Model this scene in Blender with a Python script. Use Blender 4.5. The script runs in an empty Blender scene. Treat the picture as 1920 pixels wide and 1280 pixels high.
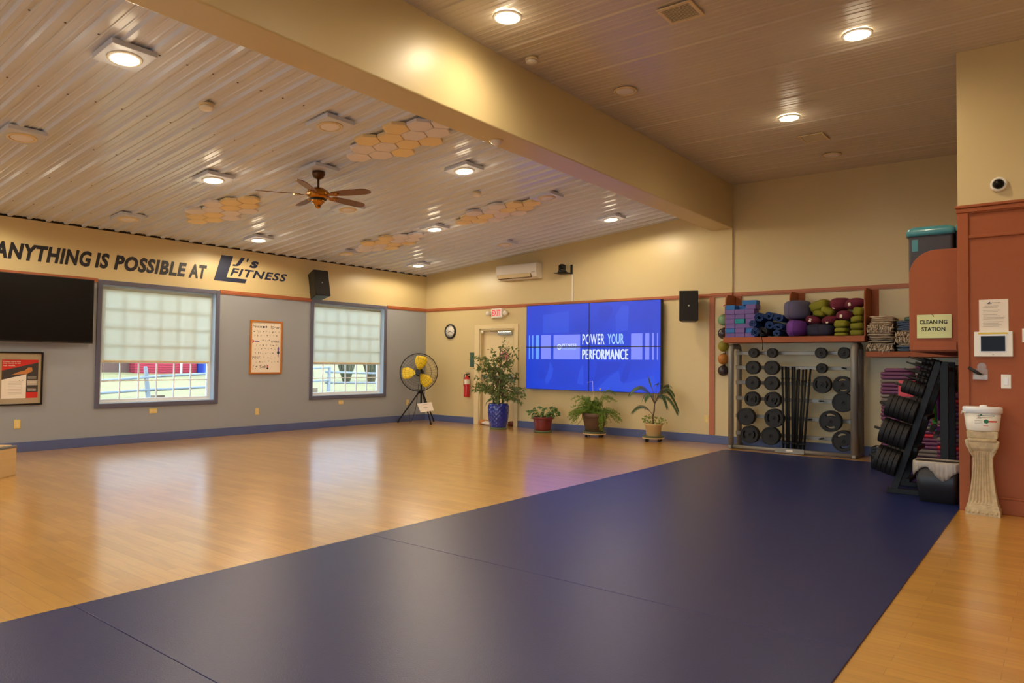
import bpy, bmesh, math, random
from mathutils import Vector, Matrix
random.seed(7)
PI = math.pi
sc = bpy.context.scene
COL = sc.collection
# ------------------------------------------------------------------ camera
cam_d = bpy.data.cameras.new('camera'); cam = bpy.data.objects.new('camera', cam_d); COL.objects.link(cam)
YAW, PITCH, ROLL = 0.6621, 0.0304, 0.0107
fw = Vector((-math.sin(YAW)*math.cos(PITCH), math.cos(YAW)*math.cos(PITCH), math.sin(PITCH)))
rt = Vector((math.cos(YAW), math.sin(YAW), 0)); up = rt.cross(fw)
r2 = rt*math.cos(ROLL)+up*math.sin(ROLL); u2 = -rt*math.sin(ROLL)+up*math.cos(ROLL)
cam.matrix_world = Matrix(((r2.x, u2.x, -fw.x, 11.2238), (r2.y, u2.y, -fw.y, -11.2647), (r2.z, u2.z, -fw.z, 1.2867), (0, 0, 0, 1)))
cam_d.sensor_width = 36; cam_d.lens = 1323.0/1920*36; cam_d.clip_start = .05; cam_d.clip_end = 400
sc.camera = cam
# ------------------------------------------------------------------ daylight, exposure
w = bpy.data.worlds.new('overcast sky'); sc.world = w; w.use_nodes = True
bg = w.node_tree.nodes['Background']
bg.inputs[0].default_value = (.60, .80, 1.0, 1); bg.inputs[1].default_value = 7.6
LAMP = 34.0
SPOT_W, GLOW_W = 92.0, 1.5        # each lit downlight: wide throw and its soft spill on the ceiling
LAMP_COL = (1.0, .83, .58)
for nm, yy, ww in (('daylight portal', -5.88, 1.75), ('daylight portal', -2.13, 1.75)):
    L = bpy.data.lights.new(nm, 'AREA'); L.shape = 'RECTANGLE'; L.size = ww; L.size_y = 1.75
    L.cycles.is_portal = True
    o = bpy.data.objects.new(nm, L); COL.objects.link(o); o.location = (-.26, yy, 1.5); o.rotation_euler = (0, -PI/2, 0)
vs = sc.view_settings
vs.view_transform = 'Standard'; vs.look = 'None'; vs.gamma = 1; vs.use_curve_mapping = False; vs.exposure = 0
sc.cycles.use_denoising = True
sc.cycles.max_bounces = 8; sc.cycles.diffuse_bounces = 5; sc.cycles.glossy_bounces = 3; sc.cycles.transparent_max_bounces = 16
sc.cycles.sample_clamp_indirect = 6
# ------------------------------------------------------------------ materials
def lin(c):
    return tuple(((v/255)/12.92 if v/255 <= .04045 else ((v/255+.055)/1.055)**2.4) for v in c)
M = {}
def mat(name, col, rough=.5, metal=0., spec=.5, var=.06, scale=9., bump=0., bscale=60., coat=0., stretch=None):
    m = bpy.data.materials.new(name); m.use_nodes = True; nt = m.node_tree; N = nt.nodes; Lk = nt.links
    b = N['Principled BSDF']
    b.inputs['Roughness'].default_value = rough; b.inputs['Metallic'].default_value = metal
    b.inputs['Specular IOR Level'].default_value = spec
    if coat: b.inputs['Coat Weight'].default_value = coat; b.inputs['Coat Roughness'].default_value = .12
    c = lin(col)
    tc = N.new('ShaderNodeTexCoord')
    src = tc.outputs['Object']
    if stretch:
        mp = N.new('ShaderNodeMapping'); mp.inputs['Scale'].default_value = stretch; Lk.new(src, mp.inputs[0]); src = mp.outputs[0]
    nz = N.new('ShaderNodeTexNoise'); nz.inputs['Scale'].default_value = scale; nz.inputs['Detail'].default_value = 4
    Lk.new(src, nz.inputs['Vector'])
    mx = N.new('ShaderNodeMix'); mx.data_type = 'RGBA'
    mx.inputs[6].default_value = (*[v*(1-var) for v in c], 1); mx.inputs[7].default_value = (*[min(1, v*(1+var)) for v in c], 1)
    Lk.new(nz.outputs[0], mx.inputs[0]); Lk.new(mx.outputs[2], b.inputs['Base Color'])
    if bump:
        n2 = N.new('ShaderNodeTexNoise'); n2.inputs['Scale'].default_value = bscale; n2.inputs['Detail'].default_value = 3
        Lk.new(src, n2.inputs['Vector'])
        bp = N.new('ShaderNodeBump'); bp.inputs['Strength'].default_value = bump; bp.inputs['Distance'].default_value = .01
        Lk.new(n2.outputs[0], bp.inputs['Height']); Lk.new(bp.outputs[0], b.inputs['Normal'])
    M[name] = m
    return m
def emit(name, col, s=1., srgb=True, var=0., scale=3.):
    m = bpy.data.materials.new(name); m.use_nodes = True; nt = m.node_tree; N = nt.nodes
    b = N['Principled BSDF']; b.inputs['Base Color'].default_value = (.01, .01, .01, 1); b.inputs['Roughness'].default_value = .35
    c = lin(col) if srgb else col
    b.inputs['Emission Strength'].default_value = s
    if var:
        tc = N.new('ShaderNodeTexCoord'); nz = N.new('ShaderNodeTexNoise'); nz.inputs['Scale'].default_value = scale; nz.inputs['Detail'].default_value = 1
        nt.links.new(tc.outputs['Object'], nz.inputs['Vector'])
        mx = N.new('ShaderNodeMix'); mx.data_type = 'RGBA'
        mx.inputs[6].default_value = (*[v*(1-var) for v in c], 1); mx.inputs[7].default_value = (*[v*(1+var) for v in c], 1)
        nt.links.new(nz.outputs[0], mx.inputs[0]); nt.links.new(mx.outputs[2], b.inputs['Emission Color'])
    else:
        b.inputs['Emission Color'].default_value = (*c, 1)
    M[name] = m
    return m
mat('beige_paint', (211, 191, 142), .38, var=.03, scale=1.5, bump=.05, bscale=25)
mat('grey_paint', (154, 158, 164), .5, var=.03, scale=1.5, bump=.04, bscale=25)
mat('ceiling_metal', (214, 220, 232), .18, var=.03, scale=2)
mat('ceiling_metal_b', (204, 192, 172), .3, var=.03, scale=2)
mat('screw', (70, 55, 45), .5)
mat('rail_wood', (172, 98, 58), .4, var=.15, scale=5, stretch=(1, 1, 12))
mat('orange_paint', (160, 88, 52), .55, spec=.25, var=.05, scale=3, bump=.06, bscale=18, stretch=(1, 1, 6))
mat('casing_paint', (92, 92, 112), .4, var=.04)
mat('base_paint', (84, 96, 140), .45, var=.1, scale=3)
mat('reveal_day_blue', (186, 212, 242), .5, var=.02)  # white reveal with the blue of daylight put into its colour
mat('vinyl_white', (235, 238, 240), .35, var=.02)
mat('plastic_white', (236, 230, 216), .35, var=.02)
mat('plastic_ivory', (228, 200, 116), .4, var=.03)
mat('plastic_cream', (226, 206, 160), .4, var=.03)
mat('black_plastic', (22, 21, 21), .45, var=.15)
mat('black_metal', (22, 21, 21), .5, spec=.3, var=.15)
mat('black_rubber', (27, 25, 25), .55, spec=.35, var=.15, bump=.1)
mat('tv_black', (10, 7, 7), .35, spec=.2, var=.1)
mat('speaker_cloth', (34, 31, 29), .8, var=.2, scale=200)
mat('silver_paint', (132, 126, 116), .36, metal=.25, var=.05)
mat('steel', (190, 188, 184), .25, metal=.9, var=.04)
mat('brass', (176, 120, 48), .25, metal=.9, var=.15)
mat('bronze', (96, 66, 40), .3, metal=.8, var=.15)
mat('fan_wood', (96, 42, 24), .28, var=.25, scale=12, stretch=(1, 8, 1), coat=.4)
mat('fan_wood_top', (128, 104, 92), .4, var=.1)
mat('yellow_blade', (240, 204, 24), .35, var=.05)
mat('lettering', (28, 26, 34), .5, var=.15)
mat('logo_navy', (26, 36, 66), .5, var=.15)
mat('paper', (238, 226, 208), .7, var=.02)
mat('paper_green', (214, 220, 160), .7, var=.02)
mat('ink', (46, 40, 36), .7)
mat('ink_grey', (178, 166, 150), .7)
mat('frame_orange', (184, 112, 34), .35, var=.15, scale=14)
mat('frame_black', (26, 20, 20), .25)
mat('mat_board', (176, 156, 124), .8, var=.03)
mat('red_print', (206, 40, 30), .5, var=.04)
mat('dark_print', (58, 52, 50), .5, var=.35, scale=18)
mat('skin_print', (190, 120, 60), .5, var=.25, scale=25)
mat('red_paint', (196, 26, 26), .3, coat=.4, var=.05)
mat('red_plastic', (214, 26, 30), .35, var=.05)
mat('blue_glaze', (24, 40, 140), .14, var=.2, scale=10, coat=.6)
mat('maroon_glaze', (116, 32, 36), .3, var=.15, coat=.2)
mat('brown_pot', (92, 66, 46), .55, var=.2)
mat('tan_pot', (214, 180, 124), .6, var=.1)
mat('green_saucer', (92, 100, 66), .5, var=.1)
mat('soil', (52, 38, 28), .95, var=.4, scale=40, bump=.5, bscale=80)
mat('bark', (112, 92, 64), .8, var=.25, scale=30)
mat('leaf_ficus', (102, 120, 56), .42, var=.45, scale=14)
mat('leaf_begonia', (74, 104, 34), .45, var=.4, scale=16)
mat('leaf_fern', (112, 140, 40), .5, var=.3, scale=14)
mat('leaf_palm', (66, 92, 52), .42, var=.35, scale=10)
mat('leaf_lime', (128, 150, 50), .5, var=.3, scale=14)
mat('pink_bloom', (214, 130, 150), .6, var=.3, scale=30)
mat('block_purple', (112, 90, 156), .7, var=.08, bump=.1, bscale=150)
mat('block_blue', (40, 108, 180), .7, var=.08, bump=.1, bscale=150)
mat('block_teal', (16, 140, 150), .7, var=.08, bump=.1, bscale=150)
mat('mat_blue', (30, 66, 130), .7, var=.15, bump=.15, bscale=150)
mat('cloth_grey', (94, 92, 120), .85, var=.1, bump=.15, bscale=60)
mat('cloth_violet', (104, 52, 140), .8, var=.1, bump=.15, bscale=60)
mat('cloth_navy', (42, 42, 64), .85, var=.12, bump=.15, bscale=60)
mat('cloth_maroon', (108, 30, 52), .8, var=.15, bump=.2, bscale=50)
mat('cloth_green', (128, 126, 26), .8, var=.12, bump=.2, bscale=50)
mat('tag_white', (230, 220, 200), .7)
mat('step_plum', (104, 50, 88), .5, var=.1)
mat('step_grey', (118, 106, 100), .55, var=.1)
mat('step_violet', (100, 72, 130), .5, var=.1)
mat('step_red', (200, 34, 54), .45, var=.08)
mat('step_magenta', (150, 56, 136), .5, var=.1)
mat('teal_plastic', (70, 140, 150), .3, var=.06, coat=.2)
mat('bin_dark', (62, 58, 64), .5, var=.1)
mat('trash_black', (38, 37, 40), .42, var=.1)
mat('liner', (170, 160, 148), .35, var=.06, bump=.4, bscale=26)
mat('stone', (196, 176, 140), .85, var=.4, scale=22, bump=.5, bscale=45)
mat('ply', (214, 184, 132), .55, var=.1, scale=4, stretch=(1, 1, 10))
mat('grey_edge', (120, 122, 126), .5)
mat('hex_cream', (240, 218, 166), .85, var=.03)
mat('hex_white', (232, 226, 224), .85, var=.03)
mat('green_print', (40, 120, 84), .5)
mat('sign_green', (58, 92, 84), .5)
mat('yellow_tape', (226, 196, 60), .5)
mat('towel_orange', (200, 130, 70), .9, var=.3, scale=20)
mat('towel_white', (226, 214, 200), .9, var=.15, scale=20)
mat('towel_brown', (110, 60, 40), .9, var=.3, scale=20)
mat('lawn', (128, 116, 74), .95, var=.3, scale=1.4, bump=.3, bscale=14)
mat('fence_grey', (132, 134, 142), .9, var=.25, scale=8)
mat('shed_red', (160, 44, 56), .7, var=.08)
mat('fence_brown', (96, 70, 60), .9, var=.2, scale=4, stretch=(1, 6, .4))
mat('house_grey', (146, 160, 178), .8, var=.05)
mat('shrub', (96, 96, 78), .9, var=.35, scale=12)
mat('tube_green', (70, 170, 40), .4)
mat('tube_purple', (120, 50, 140), .4)
mat('tube_teal', (20, 130, 140), .4)
mat('foam_grey', (96, 92, 90), .9)
mat('ball_olive', (138, 130, 34), .5, var=.15, bump=.4, bscale=60)
mat('ball_orange', (176, 112, 40), .5, var=.2, bump=.6, bscale=60)
mat('ball_dark', (52, 42, 46), .25, var=.3)
mat('ball_mint', (120, 160, 120), .5, var=.3)
mat('clear_plastic', (220, 214, 206), .2, var=.03); M['clear_plastic'].node_tree.nodes['Principled BSDF'].inputs['Alpha'].default_value = .3
mat('gap_shade', (30, 22, 16), .9)  # near-black that paints the shade of the gap at the wall top
mat('timber', (122, 100, 78), .9, var=.25, scale=6)
mat('bench_blue', (40, 70, 160), .5)
emit('lamp_lens', LAMP_COL, LAMP, srgb=False)
mat('lens_off', (232, 228, 226), .5, var=.02)
emit('screen_blue', (14, 62, 212), 1.0, var=.22, scale=1.2)
emit('screen_dim', (13, 56, 202), 1.0)
emit('screen_lite', (32, 76, 222), 1.0)
emit('screen_bar', (126, 140, 250), 1.0)
emit('screen_sky', (100, 160, 250), 1.0)
emit('screen_white', (222, 234, 255), 1.0)
emit('screen_cyan', (160, 210, 250), 1.0)
emit('exit_red', (240, 60, 48), 1.0)
emit('exit_face', (252, 196, 176), .85)
# wood-strip floor
def wood_floor():
    m = mat('floor_wood', (206, 166, 96), .3, var=.0)
    nt = m.node_tree; N = nt.nodes; Lk = nt.links; b = N['Principled BSDF']
    tc = [n for n in N if n.type == 'TEX_COORD'][0]
    br = N.new('ShaderNodeTexBrick'); br.inputs['Scale'].default_value = 1.0
    br.inputs['Brick Width'].default_value = .62; br.inputs['Row Height'].default_value = .085
    br.inputs['Mortar Size'].default_value = .0012; br.offset = .37; br.inputs['Bias'].default_value = -.1
    a = lin((216, 162, 70)); d = lin((200, 146, 58))
    br.inputs['Color1'].default_value = (*a, 1); br.inputs['Color2'].default_value = (*d, 1); br.inputs['Mortar'].default_value = (*lin((172, 122, 50)), 1)
    Lk.new(tc.outputs['Object'], br.inputs['Vector'])
    mp = N.new('ShaderNodeMapping'); mp.inputs['Scale'].default_value = (2.2, 22, 1); Lk.new(tc.outputs['Object'], mp.inputs[0])
    nz = N.new('ShaderNodeTexNoise'); nz.inputs['Scale'].default_value = 1.5; nz.inputs['Detail'].default_value = 5; Lk.new(mp.outputs[0], nz.inputs['Vector'])
    rp = N.new('ShaderNodeMapRange'); rp.inputs[3].default_value = .78; rp.inputs[4].default_value = 1.18; Lk.new(nz.outputs[0], rp.inputs[0])
    mx = N.new('ShaderNodeMix'); mx.data_type = 'RGBA'; mx.blend_type = 'MULTIPLY'; mx.inputs[0].default_value = 1
    Lk.new(br.outputs[0], mx.inputs[6]); Lk.new(rp.outputs[0], mx.inputs[7]); Lk.new(mx.outputs[2], b.inputs['Base Color'])
    b.inputs['Coat Weight'].default_value = 1.; b.inputs['Coat Roughness'].default_value = .18; b.inputs['Coat IOR'].default_value = 1.9; b.inputs['Roughness'].default_value = .34; b.inputs['Specular IOR Level'].default_value = .7
    bp = N.new('ShaderNodeBump'); bp.inputs['Strength'].default_value = .12; bp.inputs['Distance'].default_value = .004
    Lk.new(nz.outputs[0], bp.inputs['Height']); Lk.new(bp.outputs[0], b.inputs['Normal'])
wood_floor()
mat('mat_navy', (24, 34, 88), .36, spec=.55, var=.1, scale=3, bump=.12, bscale=160)
def glass():
    m = bpy.data.materials.new('glass'); m.use_nodes = True; nt = m.node_tree; N = nt.nodes; N.clear()
    o = N.new('ShaderNodeOutputMaterial'); t = N.new('ShaderNodeBsdfTransparent'); g = N.new('ShaderNodeBsdfGlossy'); g.inputs['Roughness'].default_value = .02
    t.inputs[0].default_value = (.95, .97, .97, 1)
    f = N.new('ShaderNodeFresnel'); f.inputs[0].default_value = 1.45; mx = N.new('ShaderNodeMixShader')
    nt.links.new(f.outputs[0], mx.inputs[0]); nt.links.new(t.outputs[0], mx.inputs[1]); nt.links.new(g.outputs[0], mx.inputs[2]); nt.links.new(mx.outputs[0], o.inputs[0])
    M['glass'] = m
glass()
def shade_cloth():
    m = bpy.data.materials.new('shade_cloth'); m.use_nodes = True; nt = m.node_tree; N = nt.nodes; N.clear(); Lk = nt.links
    o = N.new('ShaderNodeOutputMaterial'); t = N.new('ShaderNodeBsdfTransparent'); t.inputs[0].default_value = (1, .99, .95, 1)
    tr = N.new('ShaderNodeBsdfTranslucent'); tr.inputs[0].default_value = (.80, .79, .68, 1)
    df = N.new('ShaderNodeBsdfDiffuse'); df.inputs[0].default_value = (.72, .68, .58, 1)
    tc = N.new('ShaderNodeTexCoord'); wv = N.new('ShaderNodeTexWave'); wv.inputs['Scale'].default_value = 120; Lk.new(tc.outputs['Object'], wv.inputs[0])
    rg = N.new('ShaderNodeMapRange'); rg.inputs[3].default_value = .16; rg.inputs[4].default_value = .24; Lk.new(wv.outputs[1], rg.inputs[0])
    a = N.new('ShaderNodeMixShader'); a.inputs[0].default_value = .3; Lk.new(tr.outputs[0], a.inputs[1]); Lk.new(df.outputs[0], a.inputs[2])
    c = N.new('ShaderNodeMixShader'); Lk.new(rg.outputs[0], c.inputs[0]); Lk.new(a.outputs[0], c.inputs[1]); Lk.new(t.outputs[0], c.inputs[2])
    Lk.new(c.outputs[0], o.inputs[0]); M['shade_cloth'] = m
shade_cloth()
def wire_cloth(name, c1, c2, sc_):
    m = mat(name, c1, .9, var=0); nt = m.node_tree; N = nt.nodes; b = N['Principled BSDF']
    tc = [n for n in N if n.type == 'TEX_COORD'][0]
    wv = N.new('ShaderNodeTexWave'); wv.bands_direction = 'Z'; wv.inputs['Scale'].default_value = sc_; wv.inputs['Distortion'].default_value = 2.5; wv.inputs['Detail'].default_value = 2
    nt.links.new(tc.outputs['Object'], wv.inputs[0])
    mx = N.new('ShaderNodeMix'); mx.data_type = 'RGBA'; mx.inputs[6].default_value = (*lin(c1), 1); mx.inputs[7].default_value = (*lin(c2), 1)
    nt.links.new(wv.outputs[1], mx.inputs[0]); nt.links.new(mx.outputs[2], b.inputs['Base Color'])
wire_cloth('blanket_cream', (206, 186, 160), (96, 78, 70), 16)
wire_cloth('blanket_tan', (214, 196, 166), (150, 122, 96), 12)
wire_cloth('blanket_dark', (196, 180, 158), (44, 40, 42), 24)
wire_cloth('blanket_blue', (110, 132, 160), (50, 66, 92), 14)
wire_cloth('siding_red', (170, 48, 60), (120, 30, 42), 4)
mat('fringe', (206, 186, 156), .9, var=.3, scale=40)
# ------------------------------------------------------------------ mesh builder
class MB:
    def __init__(s): s.bm = bmesh.new()
    def _f(s, vs, mi=0, sm=False):
        try:
            f = s.bm.faces.new(vs); f.material_index = mi; f.smooth = sm; return f
        except ValueError: return None
    def box(s, x0, x1, y0, y1, z0, z1, mi=0, X=None):
        P = [(x, y, z) for z in (z0, z1) for y in (y0, y1) for x in (x0, x1)]
        v = [s.bm.verts.new(X @ Vector(p) if X else p) for p in P]
        for q in ((0, 2, 3, 1), (4, 5, 7, 6), (0, 1, 5, 4), (2, 6, 7, 3), (0, 4, 6, 2), (1, 3, 7, 5)): s._f([v[i] for i in q], mi)
        return s
    def face(s, pts, mi=0, sm=False):
        s._f([s.bm.verts.new(p) for p in pts], mi, sm); return s
    def prism(s, poly, h0, h1, X=None, mi=0):
        X = X or Matrix(); n = len(poly)
        a = [s.bm.verts.new(X @ Vector((p[0], p[1], h0))) for p in poly]; b = [s.bm.verts.new(X @ Vector((p[0], p[1], h1))) for p in poly]
        s._f(a[::-1], mi); s._f(b, mi)
        for i in range(n): s._f([a[i], a[(i+1) % n], b[(i+1) % n], b[i]], mi)
        return s
    def loft(s, rings, mi=0, sm=True, caps=True, closed=True):
        R = [[s.bm.verts.new(p) for p in r] for r in rings]; n = len(R[0])
        for a, b in zip(R, R[1:]):
            for i in range(n if closed else n-1): s._f([a[i], a[(i+1) % n], b[(i+1) % n], b[i]], mi, sm)
        if caps: s._f(R[0][::-1], mi); s._f(R[-1], mi)
        return s
    def cyl(s, p0, p1, r0, r1=None, n=16, mi=0, caps=True):
        p0 = Vector(p0); p1 = Vector(p1); d = (p1-p0).normalized(); r1 = r0 if r1 is None else r1
        a = d.orthogonal().normalized(); b = d.cross(a)
        ring = lambda p, r: [p+(a*math.cos(2*PI*i/n)+b*math.sin(2*PI*i/n))*r for i in range(n)]
        return s.loft([ring(p0, r0), ring(p1, r1)], mi, True, caps)
    def tube(s, pts, r, n=8, mi=0, closed=False):
        P = [Vector(p) for p in pts]; m = len(P); rings = []; prev = None
        for i in range(m):
            if closed: t = (P[(i+1) % m]-P[i-1]).normalized()
            else: t = (P[min(i+1, m-1)]-P[max(i-1, 0)]).normalized()
            a = t.orthogonal().normalized() if prev is None else (prev-t*prev.dot(t)).normalized()
            prev = a; b = t.cross(a); rr = r[i] if isinstance(r, (list, tuple)) else r
            rings.append([P[i]+(a*math.cos(2*PI*k/n)+b*math.sin(2*PI*k/n))*rr for k in range(n)])
        if closed: rings.append(rings[0]); return s.loft(rings, mi, True, False)
        return s.loft(rings, mi, True, True)
    def lathe(s, prof, c=(0, 0, 0), n=32, mi=0, X=None, caps=True, fn=None):
        c = Vector(c); rings = []
        for k, (r, z) in enumerate(prof):
            ring = []
            for i in range(n):
                t = 2*PI*i/n; rr = r*(fn(t, z) if fn else 1)
                p = Vector((rr*math.cos(t), rr*math.sin(t), z)); ring.append((X @ p if X else p)+c)
            rings.append(ring)
        return s.loft(rings, mi, True, caps)
    def se(s, c, dims, e1=1., e2=1., X=None, nu=20, nv=12, fn=None, mi=0):
        c = Vector(c); sg = lambda v, e: math.copysign(abs(v)**e, v); rings = []
        for j in range(1, nv):
            ph = -PI/2+PI*j/nv; ring = []
            for i in range(nu):
                t = 2*PI*i/nu
                p = Vector((dims[0]*sg(math.cos(ph), e1)*sg(math.cos(t), e2), dims[1]*sg(math.cos(ph), e1)*sg(math.sin(t), e2), dims[2]*sg(math.sin(ph), e1)))
                if fn: p = fn(p)
                ring.append((X @ p if X else p)+c)
            rings.append(ring)
        s.loft(rings, mi, True, False)
        for ring, z in ((rings[0], -1), (rings[-1], 1)):
            pass
        p0 = Vector((0, 0, -dims[2])); p1 = Vector((0, 0, dims[2]))
        if fn: p0 = fn(p0); p1 = fn(p1)
        bot = s.bm.verts.new((X @ p0 if X else p0)+c); top = s.bm.verts.new((X @ p1 if X else p1)+c)
        s.bm.verts.ensure_lookup_table()
        n0 = len(s.bm.verts)-2-len(rings)*nu; V = s.bm.verts
        for i in range(nu):
            s._f([V[n0+(i+1) % nu], V[n0+i], bot], mi, True)
            q = n0+(len(rings)-1)*nu
            s._f([V[q+i], V[q+(i+1) % nu], top], mi, True)
        return s
    def leaf(s, p, d, u, L, W, mi=0, fold=.25):
        p = Vector(p); d = Vector(d).normalized(); sd = d.cross(Vector(u))
        if sd.length < 1e-4: sd = d.orthogonal()
        sd.normalize(); nn = sd.cross(d)
        m_ = p+d*(L*.42)+nn*(W*fold); t = p+d*L-nn*(L*.12)
        v = [s.bm.verts.new(q) for q in (p, p+d*(L*.4)+sd*(W/2), m_, p+d*(L*.4)-sd*(W/2), t)]
        for q in ((0, 1, 2), (0, 2, 3), (2, 1, 4), (2, 4, 3)): s._f([v[i] for i in q], mi, False)
    def build(s, name, mats, parent=None, bevel=0., origin=None, seg=2, norm=True):
        bm = s.bm
        if norm: bmesh.ops.recalc_face_normals(bm, faces=bm.faces)
        if parent is not None: off = parent.location.copy()
        elif origin is not None: off = Vector(origin)
        else:
            xs = [v.co for v in bm.verts]
            off = Vector(((min(p.x for p in xs)+max(p.x for p in xs))/2, (min(p.y for p in xs)+max(p.y for p in xs))/2, min(p.z for p in xs)))
        if parent is not None and parent.parent is not None: off = parent.location+parent.parent.location
        for v in bm.verts: v.co -= off
        me = bpy.data.meshes.new(name); bm.to_mesh(me); bm.free()
        for m in (mats if isinstance(mats, (list, tuple)) else [mats]): me.materials.append(M[m])
        o = bpy.data.objects.new(name, me); COL.objects.link(o)
        if parent is not None: o.parent = parent
        else: o.location = off
        if bevel:
            b = o.modifiers.new('bevel', 'BEVEL'); b.width = bevel; b.segments = seg; b.limit_method = 'ANGLE'; b.angle_limit = .7
        return o
def tag(o, label=None, cat=None, group=None, kind=None):
    if label: o['label'] = label
    if cat: o['category'] = cat
    if group: o['group'] = group
    if kind: o['kind'] = kind
    return o
def thing(name, loc, label, cat, group=None):
    o = bpy.data.objects.new(name, None); COL.objects.link(o); o.location = loc; o.empty_display_size = .05
    return tag(o, label, cat, group)
def st(o): o['kind'] = 'structure'; return o
def copy_tree(o, parent=None):
    c = o.copy(); COL.objects.link(c)
    if parent is not None: c.parent = parent
    for ch in list(o.children): copy_tree(ch, c)
    return c
def dup(o, loc, label, rot=None, group=None):
    c = copy_tree(o); c.location = loc; c['label'] = label
    if rot is not None: c.rotation_euler = rot
    if group: c['group'] = group
    return c
def B(*a, **k): return MB().box(*a, **k)
ORD = ['first', 'second', 'third', 'fourth', 'fifth', 'sixth', 'seventh', 'eighth', 'ninth', 'tenth', 'eleventh', 'twelfth', 'thirteenth', 'fourteenth', 'fifteenth', 'sixteenth', 'seventeenth', 'eighteenth', 'nineteenth', 'twentieth', 'twenty-first', 'twenty-second', 'twenty-third', 'twenty-fourth', 'twenty-fifth', 'twenty-sixth', 'twenty-seventh', 'twenty-eighth']
# axes for flat lettering: origin, reading direction, up
WL = (Vector((0, 1, 0)), Vector((0, 0, 1)))     # on the window wall
WB = (Vector((1, 0, 0)), Vector((0, 0, 1)))     # on walls that face the room's front
def text_into(mb, body, o, axes, w_, h_, shear=0., bold=.0, mi=0, thick=.0015, spacing=1.):
    cu = bpy.data.curves.new('t', 'FONT'); cu.body = body; cu.shear = shear; cu.offset = bold; cu.space_character = spacing; cu.resolution_u = 3
    ob = bpy.data.objects.new('t', cu); COL.objects.link(ob)
    dg = bpy.context.evaluated_depsgraph_get(); me = bpy.data.meshes.new_from_object(ob.evaluated_get(dg))
    bpy.data.objects.remove(ob); bpy.data.curves.remove(cu)
    xs = [v.co.x for v in me.vertices]; ys = [v.co.y for v in me.vertices]
    x0, x1, y0, y1 = min(xs), max(xs), min(ys), max(ys)
    o = Vector(o); ax, ay = axes; nn = ax.cross(ay)
    vv = [mb.bm.verts.new(o+ax*((v.co.x-x0)/(x1-x0)*w_)+ay*((v.co.y-y0)/(y1-y0)*h_)+nn*thick) for v in me.vertices]
    for p in me.polygons: mb._f([vv[i] for i in p.vertices], mi)
    bpy.data.meshes.remove(me)
    return mb
def rect_into(mb, o, axes, x0, x1, y0, y1, mi=0, thick=.001):
    o = Vector(o); ax, ay = axes; nn = ax.cross(ay)*thick
    mb.face([o+ax*x0+ay*y0+nn, o+ax*x1+ay*y0+nn, o+ax*x1+ay*y1+nn, o+ax*x0+ay*y1+nn], mi); return mb
def poly_into(mb, o, axes, pts, mi=0, thick=.001):
    o = Vector(o); ax, ay = axes; nn = ax.cross(ay)*thick
    mb.face([o+ax*a+ay*b+nn for a, b in pts], mi); return mb
# ================================================================== the room
X1, Y0 = 14.0, -14.2
SL = .0937                                   # slope of the window-side ceiling
def zl(x): return 3.226+SL*x
st(B(-.2, X1, Y0, .2, -.12, 0).build('floor', 'floor_wood'))
# window wall: grey below the rail, beige above, two window holes
WIN = [(-6.839, -4.919), (-3.086, -1.175)]; WZ0, WZ1 = .551, 2.455
m = MB()
for a, b in ((-.2, -.12), (-.12, 0)):
    top = 3.5 if a < -.15 else 3.192
    cuts = [Y0]+[v+s for w_ in WIN for v, s in ((w_[0], .06), (w_[1], -.06))]+[.2 if a < -.15 else 0]
    for i in range(len(cuts)-1):
        hole = i % 2 == 1
        if hole:
            m.box(a, b, cuts[i], cuts[i+1], 0, WZ0+.06, 0); m.box(a, b, cuts[i], cuts[i+1], WZ1-.06, 2.44, 0); m.box(a, b, cuts[i], cuts[i+1], 2.44, top, 1)
        else:
            m.box(a, b, cuts[i], cuts[i+1], 0, 2.44, 0); m.box(a, b, cuts[i], cuts[i+1], 2.44, top, 1)
st(m.build('wall_left', ['grey_paint', 'beige_paint']))
# back wall with the exit door recess, a column under the beam
m = MB()
DX0, DX1, DZ = 1.585, 2.51, 1.985
m.box(0, DX0, 0, .2, 0, 4.4); m.box(DX1, X1, 0, .2, 0, 4.4); m.box(DX0, DX1, 0, .2, DZ, 4.4); m.box(DX0, DX1, .14, .2, 0, DZ)
m.box(6.633, 7.003, -.03, 0, 0, 3.53)
st(m.build('wall_back', 'beige_paint'))
# ceilings: ribbed sheet metal, ribs running up the slope, with rows of screws
def ribbed(name, xa, xb, zf, d0, dm, mt, screws, every=1, lap=0):
    m = MB(); p = .2286; pts = []
    y = -7.961-28*p
    kk = 0
    while y < .3:
        d = d0 if kk % every == 0 else lap; kk += 1
        for dy, dz in ((-.036, 0), (-.02, d), (.02, d), (.036, 0), (.066, 0), (.073, dm), (.084, dm), (.091, 0), (.138, 0), (.145, dm), (.156, dm), (.163, 0)):
            pts.append((y+dy, dz))
        y += p
    pts = [q for q in pts if Y0-.1 < q[0] < .2]
    a = [m.bm.verts.new((xa, y, zf(xa)-z)) for y, z in pts]; b = [m.bm.verts.new((xb, y, zf(xb)-z)) for y, z in pts]
    for i in range(len(pts)-1): m._f([a[i], a[i+1], b[i+1], b[i]], 0)
    a2 = [m.bm.verts.new((x, y, zf(x)+.08)) for x, y in ((xa, Y0-.1), (xb, Y0-.1), (xb, .2), (xa, .2))]; m._f(a2, 0)
    for x in screws:
        for k in range(-26, 34):
            y = -7.961+p*k+.058
            if Y0 < y < -.05: m.cyl((x, y, zf(x)-.004), (x, y, zf(x)), .0085, .0085, 6, 1)
    return st(m.build(name, [mt, 'screw'], norm=False))
ribbed('ceiling_left', -.3, 6.75, zl, .026, .006, 'ceiling_metal', (.68, 1.88, 3.09, 4.29, 5.495))
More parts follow.
